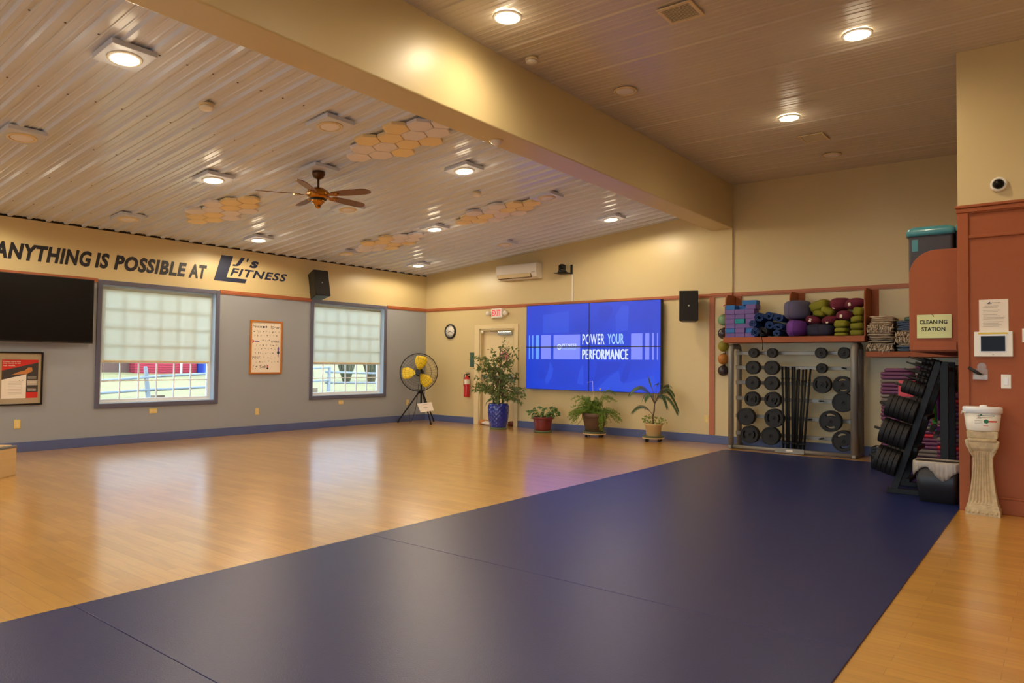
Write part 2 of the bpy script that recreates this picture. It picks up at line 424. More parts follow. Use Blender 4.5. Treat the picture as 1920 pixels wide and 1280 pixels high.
ribbed('ceiling_right', 6.9, X1, lambda x: 4.24-.012*(x-7), .011, .0025, 'ceiling_metal_b', (), 4, .005)
st(B(6.633, 7.003, Y0, -.0, 3.518, 4.26).build('ceiling_beam', 'beige_paint', bevel=.012))
st(B(-.08, -.003, Y0, -.001, 3.185, 3.224).build('gap_shade_strip', 'gap_shade'))  # dark strip standing in for shade in the gap under the ceiling
# closing walls the photo does not show
st(B(X1, X1+.2, Y0, .2, 0, 4.4).build('wall_right', 'beige_paint'))
m = B(-.2, X1+.2, Y0-.2, Y0, 0, .7); m.box(-.2, X1+.2, Y0-.2, Y0, 2.35, 4.4)
for a, b in ((-.2, 1.2), (4.6, 5.2), (8.6, 9.2), (12.6, X1+.2)): m.box(a, b, Y0-.2, Y0, .7, 2.35)
st(m.build('wall_front', 'beige_paint'))
st(B(-20, 34, -40, Y0-.2, -.3, -.15).build('pavement', 'grey_edge'))
for k, (a, b) in enumerate(((1.2, 4.6), (5.2, 8.6), (9.2, 12.6))):  # unseen windows added behind the viewer to fill the room with daylight
    wf = st(B(a, b, Y0-.06, Y0-.05, .7, 2.35).build('window_%d' % (k+3), 'glass'))
    m = B(a, a+.06, Y0-.1, Y0, .7, 2.35); m.box(b-.06, b, Y0-.1, Y0, .7, 2.35); m.box(a+.06, b-.06, Y0-.1, Y0, .7, .76); m.box(a+.06, b-.06, Y0-.1, Y0, 2.29, 2.35); m.box((a+b)/2-.03, (a+b)/2+.03, Y0-.1, Y0, .76, 2.29)
    m.build('window_frame', 'vinyl_white', wf)
# partition at the right
PX, PY = 10.48, -3.66
m = B(PX, X1, PY, 0, 0, 2.70, 0); m.box(PX, X1, PY, 0, 2.70, 4.25, 1)
st(m.build('wall_partition', ['orange_paint', 'beige_paint']))
m = B(PX-.002, PX+.083, PY-.02, PY, 0, 2.70)
m.box(PX+.083, X1, PY-.02, PY, 2.69, 2.70)
st(m.build('trim_1', 'orange_paint', bevel=.004))
m = B(PX-.012, X1, PY-.028, PY, 2.70, 2.742); m.box(PX-.018, X1, PY-.04, PY, 2.742, 2.768)
st(m.build('trim_2', 'orange_paint', bevel=.006))
m = B(PX+.083, X1, PY-.018, PY, 2.462, 2.492)
st(m.build('trim_3', 'orange_paint', bevel=.007))
m = B(PX+.083, X1, PY-.012, PY, 0, .135); m.box(PX+.083, X1, PY-.02, PY, .135, .155)
st(m.build('baseboard_partition', 'orange_paint', bevel=.005))
# rails and baseboards
def rail(name, *boxes):
    m = MB()
    for x0, x1, y0, y1 in boxes:
        m.box(x0, x1, y0, y1, 2.405, 2.47)
        ax = .008
        if x1-x0 < .1: m.box(x0, x1+ax, y0, y1, 2.425, 2.445)
        else: m.box(x0, x1, y0-ax, y1, 2.425, 2.445)
    return st(m.build(name, 'rail_wood', bevel=.004))
rail('trim_4', (0, .022, Y0, WIN[0][0]), (0, .022, WIN[0][1], WIN[1][0]), (0, .022, WIN[1][1], 0))
rail('trim_5', (.022, 6.633, -.022, 0), (7.003, PX, -.022, 0))
rail('trim_6', (6.625, 7.011, -.054, -.03))
st(B(6.622, 6.712, -.052, -.03, .14, 2.405).build('trim_7', 'rail_wood', bevel=.003))
st(B(0, .02, Y0, 0, 0, .135).build('baseboard_left', 'base_paint', bevel=.004))
m = B(.02, 1.455, -.02, 0, 0, .135); m.box(2.62, 6.633, -.02, 0, 0, .135); m.box(6.625, 7.011, -.05, -.03, 0, .135); m.box(7.003, PX, -.02, 0, 0, .135)
st(m.build('baseboard_back', 'base_paint', bevel=.004))
# windows
for n, (ya, yb) in enumerate(WIN):
    m = MB(); c = .066
    m.box(0, .024, ya, ya+c, WZ0, WZ1); m.box(0, .024, yb-c, yb, WZ0, WZ1); m.box(0, .024, ya+c, yb-c, WZ1-c, WZ1); m.box(0, .024, ya+c, yb-c, WZ0, WZ0+c)
    win = st(m.build('window_%d' % (n+1), 'casing_paint', bevel=.005))
    a, b, z0, z1 = ya+.06, yb-.06, WZ0+.06, WZ1-.06
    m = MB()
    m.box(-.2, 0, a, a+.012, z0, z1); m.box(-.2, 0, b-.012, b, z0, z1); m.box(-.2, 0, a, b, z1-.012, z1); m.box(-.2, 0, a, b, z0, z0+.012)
    m.build('window_reveal', 'reveal_day_blue', win)
    a, b, z0, z1 = a+.012, b-.012, z0+.012, z1-.012
    m = MB(); f = .055
    m.box(-.16, -.10, a, a+f, z0, z1); m.box(-.16, -.10, b-f, b, z0, z1); m.box(-.16, -.10, a+f, b-f, z1-f, z1); m.box(-.16, -.10, a+f, b-f, z0, z0+f)
    m.box(-.15, -.085, a, b, z0, z0+.02)
    fr = m.build('window_frame', 'vinyl_white', win, bevel=.004)
    m = MB(); ncol = 6; nrow = 6
    for i in range(1, ncol):
        y = a+f+(b-a-2*f)*i/ncol; m.box(-.14, -.12, y-.009, y+.009, z0+f, z1-f)
    for j in range(1, nrow):
        z = z0+f+(z1-z0-2*f)*j/nrow; m.box(-.139, -.121, a+f, b-f, z-.009, z+.009)
    m.build('window_grid', 'vinyl_white', win)
    B(-.133, -.128, a+f, b-f, z0+f, z1-f).build('window_pane', 'glass', win)
    # roller blind
    yy0, yy1 = a+.006, b-.045
    bl = thing('roller_blind', (-.06, (a+b)/2, 2.3), ['cream roller blind half lowered in the large window beside the black television', 'cream roller blind half lowered in the window nearest the corner with the fan'][n], 'blind', 'roller blinds')
    MB().cyl((-.06, yy0, 2.345), (-.06, yy1, 2.345), .02, n=14).build('roller', 'shade_cloth', bl)
    B(-.0605, -.0595, yy0, yy1, 1.262, 2.34).build('blind_fabric', 'shade_cloth', bl)
    B(-.068, -.052, yy0, yy1, 1.235, 1.264).build('bottom_bar', 'plastic_cream', bl, bevel=.006)
    MB().tube([(-.045, yy0+.03, 2.33), (-.045, yy0+.03, .95), (-.045, yy0+.045, .93), (-.045, yy0+.06, .95), (-.045, yy0+.06, 2.33)], .002, 5).build('bead_chain', 'plastic_white', bl)
# exit door
m = B(DX0-.13, DX0, -.02, 0, 0, DZ+.09); m.box(DX1, DX1+.1, -.02, 0, 0, DZ+.09); m.box(DX0, DX1, -.02, 0, DZ, DZ+.09)
door = st(m.build('door_1', 'plastic_cream', bevel=.004))
B(DX0+.02, DX1-.02, .09, .138, .01, DZ-.02).build('door_panel', 'plastic_cream', door, bevel=.003)
m = B(DX0, DX0+.03, .0, .09, 0, DZ); m.box(DX1-.03, DX1, .0, .09, 0, DZ); m.box(DX0, DX1, 0, .09, DZ-.03, DZ)
m.build('door_jamb', 'beige_paint', door)
dc = B(2.05, 2.40, .02, .088, 1.86, 1.925).build('door_closer', 'steel', door, bevel=.008)
MB().tube([(2.3, .05, 1.93), (2.05, .03, 1.94), (1.82, .07, 1.945)], .009, 6).build('closer_arm', 'steel', dc)
pb = B(1.66, 2.44, .03, .06, .96, 1.02).build('push_bar', 'steel', door, bevel=.008)
m = B(1.62, 1.70, .03, .089, .94, 1.04); m.box(2.40, 2.48, .03, .089, .94, 1.04); m.build('bar_bracket', 'steel', pb, bevel=.005)
MB().cyl((1.63, .035, 1.90), (1.63, .035, 1.96), .03, n=14).build('door_contact', 'plastic_white', door)
# floor mats: strips of navy rubber laid side by side
ys = [-.76, -7.752, -9.738, -11.72]
nm = ['long far piece reaching the plate rack', 'piece between the two visible seams', 'nearest piece at the bottom left of the photo']
for i in range(3):
    a, b = ys[i+1], ys[i]
    m = MB()
    m.box(7.165, 10.476, a+.0012, b-.0012, .0005, .008)
    tag(m.build('rubber_mat', 'mat_navy', bevel=.003), 'navy blue rubber exercise mat, '+nm[i], 'mat', 'navy rubber floor mats')
# ================================================================== outdoors
def gz(x): return .12-.06*x
m = MB(); n = 12
rows = [[(-.35-22*i/n, -30+60*j/20, gz(-.35-22*i/n)+.05*math.sin(j*1.7+i)) for j in range(21)] for i in range(n+1)]
V = [[m.bm.verts.new(p) for p in r] for r in rows]
for i in range(n):
    for j in range(20): m._f([V[i][j], V[i][j+1], V[i+1][j+1], V[i+1][j]], 0, True)
o = m.build('lawn', 'lawn'); tag(o, 'sunlit pale green lawn outside the windows', 'lawn', kind='structure')
f = thing('split_rail_fence', (-5, -3.7, gz(-5)), 'weathered grey split rail fence on the lawn seen through the large window', 'fence')
for k, (y, tl) in enumerate(((-8.2, .02), (-3.73, -.09), (1.2, .03), (5.9, .0))):
    MB().loft([[(-5+dx*.045, y+dy*.045, gz(-5)-.1) for dx, dy in ((-1, -1), (1, -1), (1, 1), (-1, 1))], [(-5+dx*.032, y+tl+dy*.032, gz(-5)+.70) for dx, dy in ((-1, -1), (1, -1), (1, 1), (-1, 1))]], sm=False).build('fence_post', 'fence_grey', f, bevel=.01)
for (y0, z0, y1, z1) in ((-8.2, .60, -3.5, .97-.02), (-3.9, .90, 1.2, 1.16), (-8.2, .40, -3.5, .66), (-3.9, .60, 1.2, .80), (1.1, 1.0, 6, .9), (1.1, .7, 6, .65)):
    MB().tube([(-5.02, y0, z0-.02), (-5.0, (y0+y1)/2, (z0+z1)/2-.04), (-4.98, y1, z1-.05)], [.03, .034, .028], 7).build('fence_rail', 'fence_grey', f)
s_ = thing('shed', (-13, .2, gz(-13)), 'red clad shed beyond the fence outside the large window', 'shed')
B(-15, -12.2, -.85, 1.2, .4, 3.0).build('wall', 'siding_red', s_); B(-12.2, -12.16, .62, .68, .4, 2.9).build('corner_board', 'vinyl_white', s_)
MB().prism([(-15.3, 2.9), (-11.9, 2.9), (-13.6, 3.9)], -1.0, 1.4, Matrix(((1, 0, 0, 0), (0, 0, 1, 0), (0, 1, 0, 0), (0, 0, 0, 1)))).build('roof', 'fence_brown', s_)
tag(B(-12.6, -12.5, -6.5, -.9, .4, 2.5).build('board_fence', 'fence_brown'), 'brown board fence left of the red shed', 'fence')
tag(B(-12.4, -11.8, 1.25, 2.3, .6, 1.35).build('tarpaulin', 'bench_blue', bevel=.1, seg=3), 'blue covered heap right of the red shed', 'tarpaulin')
h = thing('house', (-24, 10, gz(-22)), 'pale house far behind the shrubs outside the window by the fan', 'house')
B(-28, -24, -3, 20, .3, 6).build('wall', 'house_grey', h); B(-24, -23.95, 8, 10, 1.3, 2.2).build('garage_door', 'tv_black', h)
MB().prism([(-29, 6), (-23.4, 6), (-26, 8.4)], -3.5, 20.5, Matrix(((1, 0, 0, 0), (0, 0, 1, 0), (0, 1, 0, 0), (0, 0, 0, 1)))).build('roof', 'fence_grey', h)
rnd = random.Random(3)
for k, (x, y, r, hh, lb) in enumerate(((-8, 4.25, .55, 1.5, 'bare twiggy shrub on the lawn, left of the two outside the window by the fan'), (-8, 5.35, .5, 1.5, 'bare twiggy shrub on the lawn, right of the two outside the window by the fan'))):
    m = MB()
    for i in range(90):
        a = rnd.uniform(0, 2*PI); rr = r*rnd.uniform(.2, 1); 
        m.tube([(x+.1*math.cos(a), y+.1*math.sin(a), gz(x)-.02), (x+rr*.6*math.cos(a), y+rr*.6*math.sin(a), gz(x)+hh*.4), (x+rr*math.cos(a+.3), y+rr*math.sin(a+.3), gz(x)+hh*rnd.uniform(.6, 1))], [.02, .014, .006], 4)
    tag(m.build('shrub', 'shrub'), lb, 'shrub', 'shrubs outside')
tag(B(-3.2, -3.0, -2.2, 1.6, gz(-3)-.06, gz(-3)+.12).build('landscape_timber', 'timber', bevel=.02), 'low brown landscape timber lying on the lawn outside the window by the fan', 'timber')
tag(MB().cyl((-2.2, -1.35, gz(-2.2)-.05), (-2.2, -1.35, gz(-2.2)+.42), .085, n=14).build('wooden_post', 'timber'), 'short round wooden post outside the window by the fan', 'post')
tag(B(-2.3, -2.15, -4.95, -4.75, gz(-2.2)-.02, gz(-2.2)+.36).build('wooden_stake', 'timber', bevel=.01), 'short square wooden stake outside the large window', 'stake')
m = MB()
for i in range(60):
    a = rnd.uniform(0, 2*PI); rr = rnd.uniform(.5, 2.6); y0, x0 = -4.2, -16
    m.tube([(x0, y0, .8), (x0+rr*.2*math.cos(a), y0+rr*.2*math.sin(a), 3.2), (x0+rr*math.cos(a), y0+rr*math.sin(a), rnd.uniform(5, 9))], [.16, .06, .015], 5)
tag(m.build('bare_tree', 'shrub'), 'bare leafless tree faintly seen through the blind of the large window', 'tree')
# ================================================================== ceiling fittings
TH = math.atan(SL)
def lamp_proto(lit, plate):
    r = thing('ceiling_light' if lit else 'unlit_ceiling_light', (0, 0, 0), 'x', 'ceiling light')
    z = 0
    if plate:
        m = B(-.18, .18, -.17, .17, -.045, 0); m.build('mounting_plate', 'ceiling_metal', r, bevel=.003); z = -.045
    MB().lathe([(.105, z), (.128, z), (.126, z-.008), (.105, z-.014), (.102, z-.006)], n=36, caps=False).build('trim_ring', 'plastic_white' if lit else 'plastic_cream', r)
    MB().lathe([(.104, z-.006), (.09, z-.011), (.05, z-.014), (.001, z-.015)], n=36, caps=True).build('lens', 'lamp_lens' if lit else 'lens_off', r)
    if lit:
        for kind, watt, dz, rad in (('SPOT', SPOT_W, .03, .09), ('POINT', GLOW_W, .16, .10)):
            L = bpy.data.lights.new('downlight', kind); L.energy = watt; L.color = LAMP_COL; L.shadow_soft_size = rad
            if kind == 'SPOT': L.spot_size = math.radians(178); L.spot_blend = .25 if plate else 1.0; L.energy *= 1. if plate else 1.1
            o = bpy.data.objects.new('downlight', L); COL.objects.link(o); o.parent = r; o.location = (0, 0, z-dz)
    return r
PL, PU = lamp_proto(True, True), lamp_proto(False, True)
RL, RU = lamp_proto(True, False), lamp_proto(False, False)
usedL = set()
def put(p, loc, label, rot, grp):
    if p.name in usedL:
        return dup(p, loc, label, rot, grp)
    usedL.add(p.name); p.location = loc; p.rotation_euler = rot; p['label'] = label; p['group'] = grp; return p
LX = [.90, 3.15, 5.385]; LY = [-1.157, -3.0, -4.78, -6.82, -8.81]
rown = ['window-wall row', 'middle row', 'row beside the beam']
coln = ['nearest the back wall', 'second from the back wall', 'third from the back wall', 'fourth from the back wall', 'fifth from the back wall']
for i, x in enumerate(LX):
    for j, y in enumerate(LY):
        lit = (i+j) % 2 == 0
        lb = '%s downlight on a square plate, %s, %s' % ('lit' if lit else 'unlit', rown[i], coln[j])
        put(PL if lit else PU, (x, y, zl(x)-.0195), lb, (0, -TH, 0), 'lit plate downlights' if lit else 'unlit plate downlights')
# lamps added behind the viewer to fill the room, continuing the grid
for x, y in ((.9, -12.3), (3.15, -10.6), (5.385, -12.3)):
    put(PL, (x, y, zl(x)-.0195), 'added white round fill downlight on a square plate, behind the viewer', (0, -TH, 0), 'lit plate downlights')
zr = lambda x: 4.24-.012*(x-7)-.0118
for x, y, lb in ((7.54, -6.65, 'lit flush downlight beside the beam on the flat ceiling, at the photo top'), (9.84, -4.62, 'lit flush round downlight on the flat ceiling above the orange partition'), (8.72, -2.79, 'lit flush round downlight on the flat ceiling, midway between beam and partition')):
    put(RL, (x, y, zr(x)), lb, (0, 0, 0), 'lit flush downlights')
for x, y in ((8.7, -7.6), (9.84, -9.6), (7.54, -10.5), (11.8, -6.2), (12.6, -11)):  # flush lamps added out of view to fill the room with light
    put(RL, (x, y, zr(x)), 'added flush round fill downlight on the flat ceiling, outside the view', (0, 0, 0), 'lit flush downlights')
put(RU, (7.55, -4.62, zr(7.55)), 'unlit flush round downlight near the beam on the flat ceiling', (0, 0, 0), 'unlit flush downlights')
put(RU, (8.74, -.93, zr(8.74)), 'unlit flush round downlight on the flat ceiling near the back wall', (0, 0, 0), 'unlit flush downlights')
# detectors
def detector(loc, rot, label, s=1.):
    r = thing('smoke_detector', (0, 0, 0), label, 'detector', 'smoke detectors')
    MB().lathe([(.062*s, 0), (.062*s, -.018), (.054*s, -.022)], n=28).build('base', 'plastic_cream', r)
    MB().lathe([(.054*s, -.022), (.056*s, -.04), (.045*s, -.05), (.001, -.052)], n=28).build('cover', 'plastic_white', r)
    r.location = loc; r.rotation_euler = rot; return r
detector((4.94, -7.89, zl(4.94)-.0195), (0, -TH, 0), 'round smoke detector on the sloped ceiling, left of the ceiling fan and nearer the viewer', 1.15)
detector((4.81, -3.87, zl(4.81)-.0195), (0, -TH, 0), 'round smoke detector on the sloped ceiling, right of the ceiling fan')
detector((7.215, -5.86, zr(7.2)), (0, 0, 0), 'round cream detector on the flat ceiling close to the beam')
r = thing('motion_sensor', (6.76, -5.83, 3.518), 'small white dome sensor under the long beige beam', 'sensor')
MB().lathe([(.062, 3.518), (.06, 3.508), (.05, 3.49), (.03, 3.475), (.001, 3.47)], (6.76, -5.83, 0), 28).build('dome', 'plastic_white', r)
MB().lathe([(.07, 3.518), (.07, 3.511), (.06, 3.509)], (6.76, -5.83, 0), 28).build('base', 'plastic_cream', r)
def vent(x, y, w_, d, label):
    z = zr(x); r = thing('ceiling_vent', (x, y, z), label, 'vent', 'ceiling vents')
    m = MB(); f = .03
    m.box(x-w_, x+w_, y-d, y-d+f, z-.012, z); m.box(x-w_, x+w_, y+d-f, y+d, z-.012, z); m.box(x-w_, x-w_+f, y-d+f, y+d-f, z-.012, z); m.box(x+w_-f, x+w_, y-d+f, y+d-f, z-.012, z)
    m.build('frame', 'plastic_cream', r, bevel=.003)
    B(x-w_+f, x+w_-f, y-d+f, y+d-f, z-.003, z-.001).build('backing', 'bronze', r)
    m = MB(); k = 12
    for i in range(k):
        yy = y-d+f+(2*d-2*f)*(i+.5)/k; m.box(x-w_+f, x+w_-f, yy-.0025, yy+.0015, z-.011, z-.005)
    m.build('slats', 'plastic_cream', r)
vent(8.76, -5.88, .15, .15, 'cream slatted air vent at the top edge of the photo on the flat ceiling')
vent(8.75, -1.86, .15, .17, 'cream slatted air vent on the flat ceiling near the back wall')
# hexagon acoustic tiles
HEXR = .1445
def hexproto(mt):
    m = MB(); P = [(HEXR*math.cos(PI/3*i), HEXR*math.sin(PI/3*i)) for i in range(6)]
    m.prism(P, -.04, 0); o = m.build('acoustic_tile', mt, origin=(0, 0, 0), bevel=.006); o.data.name = 'hexagon'; return o
HC, HW = hexproto('hex_cream'), hexproto('hex_white')
cells1 = [(4, -2, 1), (5, -1, 0), (6, 0, 0), (2, -2, 1), (3, -1, 1), (4, 0, 0), (5, 1, 0), (1, -1, 0), (2, 0, 0), (3, 1, 1), (4, 2, 1), (0, 0, 0), (1, 1, 0), (2, 2, 1)]
cells2 = [(4, -2, 1), (5, -1, 0), (6, 0, 0), (2, -2, 1), (3, -1, 1), (4, 0, 0), (5, 1, 0), (1, -1, 0), (2, 0, 0), (3, 1, 1), (4, 2, 1), (0, 0, 0), (1, 1, 0), (2, 2, 1)]
cB = [(4, -2, 1), (5, -1, 0), (6, 0, 0), (5, 1, 0), (4, 0, 0), (3, -1, 1), (2, -2, 1), (4, 2, 1), (3, 1, 1), (2, 0, 0), (1, -1, 0), (2, 2, 1), (1, 1, 0), (0, 0, 0)]
cA = [(4, -2, 0), (5, -1, 1), (6, 0, 1), (2, -2, 0), (3, -1, 0), (4, 0, 1), (5, 1, 1), (1, -1, 1), (2, 0, 1), (3, 1, 0), (4, 2, 0), (0, 0, 1), (1, 1, 1), (2, 2, 0)]
first = {}
for nm_, x0, y0, cl in (('cluster left of the ceiling fan', 1.306, -6.03, cA), ('cluster touching the long beam', 4.866, -6.01, cB), ('cluster near the air conditioner', 3.71, -2.91, cA), ('cluster near the room corner', 1.265, -2.895, cB)):
    for i, k, c in cl:
        p = HC if c else HW
        row = (i-k)//2; pos = (i+k)//2
        lb = '%s hexagon tile, %s, %s row up, %s from left' % ('yellow' if c else 'white', nm_, ORD[row], ORD[pos-(row == 3)])
        o = p if p.name not in first else p.copy()
        if p.name in first: COL.objects.link(o)
        first[p.name] = 1
        x = x0+.2235*i; y = y0+.13*k
        o.location = (x, y, zl(x)-.0195); o.rotation_euler = (0, -TH, 0)
        tag(o, lb, 'acoustic tile', 'hexagon tiles, '+nm_)
# ceiling fan
fx, fy = 4.20, -6.07; fz = zl(fx)-.02
F = thing('ceiling_fan', (fx, fy, fz), 'five-blade brown and brass ceiling fan under the sloped ribbed ceiling', 'ceiling fan')
X = Matrix.Translation((fx, fy, fz)) @ Matrix.Rotation(-TH, 4, 'Y')
MB().box(-.17, .17, -.17, .17, -.045, 0, X=X).build('mounting_plate', 'ceiling_metal', F, bevel=.003)
zc = fz-.045
MB().lathe([(.075, zc), (.078, zc-.03), (.06, zc-.07), (.03, zc-.085), (.02, zc-.09)], (fx, fy, 0), 28).build('canopy', 'bronze', F)
MB().cyl((fx, fy, zc-.08), (fx, fy, 3.35), .014, n=12).build('downrod', 'bronze', F)
MB().lathe([(.02, 3.43), (.06, 3.42), (.11, 3.39), (.135, 3.36), (.135, 3.325), (.12, 3.30), (.09, 3.285), (.02, 3.28)], (fx, fy, -.06), 36, fn=lambda t, z: 1+.03*math.cos(t*10) if 3.31 < z < 3.4 else 1).build('motor_housing', 'brass', F)
MB().lathe([(.10, 3.287), (.10, 3.277), (.09, 3.272)], (fx, fy, -.06), 36).build('band', 'black_metal', F)
MB().lathe([(.088, 3.274), (.075, 3.25), (.05, 3.225), (.035, 3.205), (.034, 3.19), (.018, 3.175), (.001, 3.17)], (fx, fy, -.06), 30).build('switch_cup', 'brass', F)
for k in range(5):
    a = math.radians(-19+72*k)+YAW
    R = Matrix.Translation((fx, fy, 3.275)) @ Matrix.Rotation(a, 4, 'Z') @ Matrix.Rotation(math.radians(-13), 4, 'X')
    ol = [(.20, .045), (.30, .062), (.45, .072), (.62, .07), (.68, .055), (.71, .025), (.717, 0)]
    P = ol+[(x, -y) for x, y in ol[::-1][1:]]
    m = MB().prism(P, -.004, .004, R)
    b = m.build('blade', 'fan_wood', F, bevel=.002)
    m = MB().prism([(.10, .018), (.17, .022), (.22, .05), (.27, .035), (.29, 0), (.27, -.035), (.22, -.05), (.17, -.022), (.10, -.018)], -.012, -.0045, R)
    for sx, sy in ((.235, .025), (.235, -.025), (.27, 0)):
        m.cyl(R @ Vector((sx, sy, -.018)), R @ Vector((sx, sy, -.011)), .006, n=8)
    m.build('blade_iron', 'brass', b)
# ================================================================== on the window wall
m = MB(); t = .0016
for wd, ya, yb in (('ANYTHING', -8.15, -6.925), ('IS', -6.885, -6.575), ('POSSIBLE', -6.62+.0, -5.50), ('AT', -5.472, -5.155)):
    if wd == 'IS': yb = -6.68
    text_into(m, wd, (t, ya, 2.622), WL, yb-ya, .232, shear=.22, bold=.046, spacing=1.1)
tag(m.build('wall_lettering', 'lettering'), 'dark slanted lettering ANYTHING IS POSSIBLE AT on the wall above the window', 'lettering')
LG = thing('wall_logo', (.002, -4.3, 2.62), "navy slanted L J's FITNESS logo painted on the wall right of the slogan", 'logo')
m = MB(); O = (.0016, 0, 0)
poly_into(m, O, WL, [(-5.035, 2.622), (-4.457, 2.622), (-4.425, 2.695), (-4.805, 2.695), (-4.69, 3.066), (-4.905, 3.066)])
m.build('letter_block', 'logo_navy', LG)
m = MB()
text_into(m, 'J', (.0017, -4.70, 2.90), WL, .235, .165, shear=.3, bold=.045)
text_into(m, "'", (.0017, -4.44, 3.0), WL, .05, .065, shear=.3, bold=.02)
text_into(m, 's', (.0017, -4.385, 2.905), WL, .19, .125, shear=.3, bold=.045)
text_into(m, 'FITNESS', (.0017, -4.745, 2.728), WL, 1.13, .142, shear=.3, bold=.03, spacing=1.15)
m.build('lettering', 'logo_navy', LG)
# television
T = thing('television', (.12, -7.7, 1.5), 'large black flat television on the window wall under the slogan', 'television')
B(.10, .15, -8.72, -6.935, 1.502, 2.425).build('casing', 'black_plastic', T, bevel=.006)
B(.150, .1515, -8.708, -6.947, 1.522, 2.413).build('screen', 'tv_black', T)
B(.0, .10, -8.1, -7.5, 1.75, 2.2).build('wall_bracket', 'black_metal', T)
# speakers
def speaker(name, loc, rot, label, w_=.31, h_=.50, d=.29):
    r = thing(name, (0, 0, 0), label, 'speaker', 'black wall speakers')
    pr = [(-w_/2, -d/2), (w_/2, -d/2), (w_/2*.72, d/2), (-w_/2*.72, d/2)]
    MB().prism(pr, 0, h_).build('cabinet', 'black_plastic', r, bevel=.012)
    MB().prism([(-w_/2+.012, -d/2-.008), (w_/2-.012, -d/2-.008), (w_/2-.012, -d/2+.001), (-w_/2+.012, -d/2+.001)], .012, h_-.012).build('grille', 'speaker_cloth', r, bevel=.003)
    B(-.012, .012, -d/2-.0105, -d/2-.008, h_*.5-.012, h_*.5+.012).build('badge', 'steel', r)
    m = B(-.03, .03, d/2, d/2+.10, h_*.42, h_*.62); m.box(-.06, .06, d/2+.10, d/2+.115, h_*.35, h_*.7); m.build('wall_bracket', 'black_metal', r)
    r.location = loc; r.rotation_euler = rot; return r
speaker('wall_speaker', (.29, -3.10, 2.465), (math.radians(-14), 0, math.radians(82)), 'black speaker tilted down above the left edge of the window by the fan')
speaker('wall_speaker', (6.36, -.28, 2.0), (math.radians(-2), 0, math.radians(24)), 'black speaker on the back wall right of the blue video wall')
# yoga poster
P_ = thing('framed_poster', (.02, -4.02, 1.04), 'orange-framed poster of small yoga figures between the two windows', 'poster')
y0, y1, z0, z1 = -4.345, -3.70, 1.043, 1.992; c = .03
m = B(.0, .03, y0, y0+c, z0, z1); m.box(.0, .03, y1-c, y1, z0, z1); m.box(.0, .03, y0+c, y1-c, z0, z0+c); m.box(.0, .03, y0+c, y1-c, z1-c, z1)
m.build('frame', 'frame_orange', P_, bevel=.005)
pp = B(.002, .012, y0+c, y1-c, z0+c, z1-c).build('print', 'paper', P_)
m = MB(); O = (.0125, y0+c, z0+c); W_, H_ = y1-y0-2*c, z1-z0-2*c
for s, u, v, ww, hh in (('Nice', .04, .885, .30, .06), ('to', .64, .885, .12, .055), ('meet', .67, .60, .28, .05), ('your', .03, .255, .27, .06), ('Self!', .29, .085, .28, .06)):
    text_into(m, s, (.0125, y0+c+u*W_, z0+c+v*H_), WL, ww*W_, hh*H_, mi=0, thick=.0006)
rnd = random.Random(5)
rows = [(.90, 6, .78, 1.0), (.81, 9, .04, .98), (.73, 8, .05, .9), (.645, 5, .30, .66), (.545, 7, .10, .92), (.47, 7, .06, .86), (.385, 8, .10, .78), (.30, 4, .36, .86), (.215, 8, .12, .96), (.13, 2, .04, .22), (.075, 2, .04, .22)]
for v, n, a, b in rows:
    for i in range(n):
        u = a+(b-a)*(i+.5)/n; pts = [(rnd.uniform(-.03, .03), rnd.uniform(-.022, .022)) for _ in range(4)]
        q = [(W_*(u+p[0]), H_*(v+p[1])) for p in pts]
        for s, e in zip(q, q[1:]):
            dx, dy = e[0]-s[0], e[1]-s[1]; L = math.hypot(dx, dy)+1e-6; nx, ny = -dy/L*.0035, dx/L*.0035
            poly_into(m, O, WL, [(s[0]+nx, s[1]+ny), (s[0]-nx, s[1]-ny), (e[0]-nx, e[1]-ny), (e[0]+nx, e[1]+ny)], 3 if (i+n) % 3 else 0, .0006+.00005*i)
poly_into(m, O, WL, [(.03*W_, .66*H_), (.10*W_, .62*H_), (.03*W_, .57*H_)], 1, .0009); poly_into(m, O, WL, [(.11*W_, .63*H_), (.26*W_, .625*H_), (.26*W_, .605*H_), (.11*W_, .61*H_)], 2, .0009)
for (u, v, a, b, mi) in ((.92, .47, .03, .05, 2), (.92, .40, .045, .035, 4), (.92, .35, .012, .05, 4), (.57, .115, .02, .035, 1), (.56, .08, .035, .02, 0), (.40, .905, .05, .02, 0), (.49, .91, .03, .022, 0)):
    poly_into(m, O, WL, [(W_*(u+a*math.cos(q)), H_*(v+b*math.sin(q))) for q in [2*PI*k/10 for k in range(10)]], mi, .001)
m.build('print_figures', ['ink', 'red_print', 'block_purple', 'ink_grey', 'logo_navy'], pp)
# red poster
P_ = thing('framed_poster', (.02, -7.79, .64), 'black-framed red and cream fitness poster below the television', 'poster')
y0, y1, z0, z1 = -8.065, -7.517, .64, 1.368; c = .022
m = B(0, .035, y0, y0+c, z0, z1); m.box(0, .035, y1-c, y1, z0, z1); m.box(0, .035, y0+c, y1-c, z0, z0+c); m.box(0, .035, y0+c, y1-c, z1-c, z1)
m.build('frame', 'frame_black', P_, bevel=.004)
B(.002, .012, y0+c, y1-c, z0+c, z1-c).build('mat_board', 'mat_board', P_)
pp = B(.0122, .0135, -8.0, -7.572, .735, 1.26).build('print', 'red_print', P_)
O = (.0137, -8.0, .735); W_, H_ = .428, .525; m = MB()
def pq(pts, mi, t): poly_into(m, O, WL, [(a*W_, b*H_) for a, b in pts], mi, t)
pq([(0, .72), (1, .93), (1, 0.0), (0, 0)], 0, .0004)
pq([(0, .48), (.67, .62), (.67, 0), (0, 0)], 1, .0008)
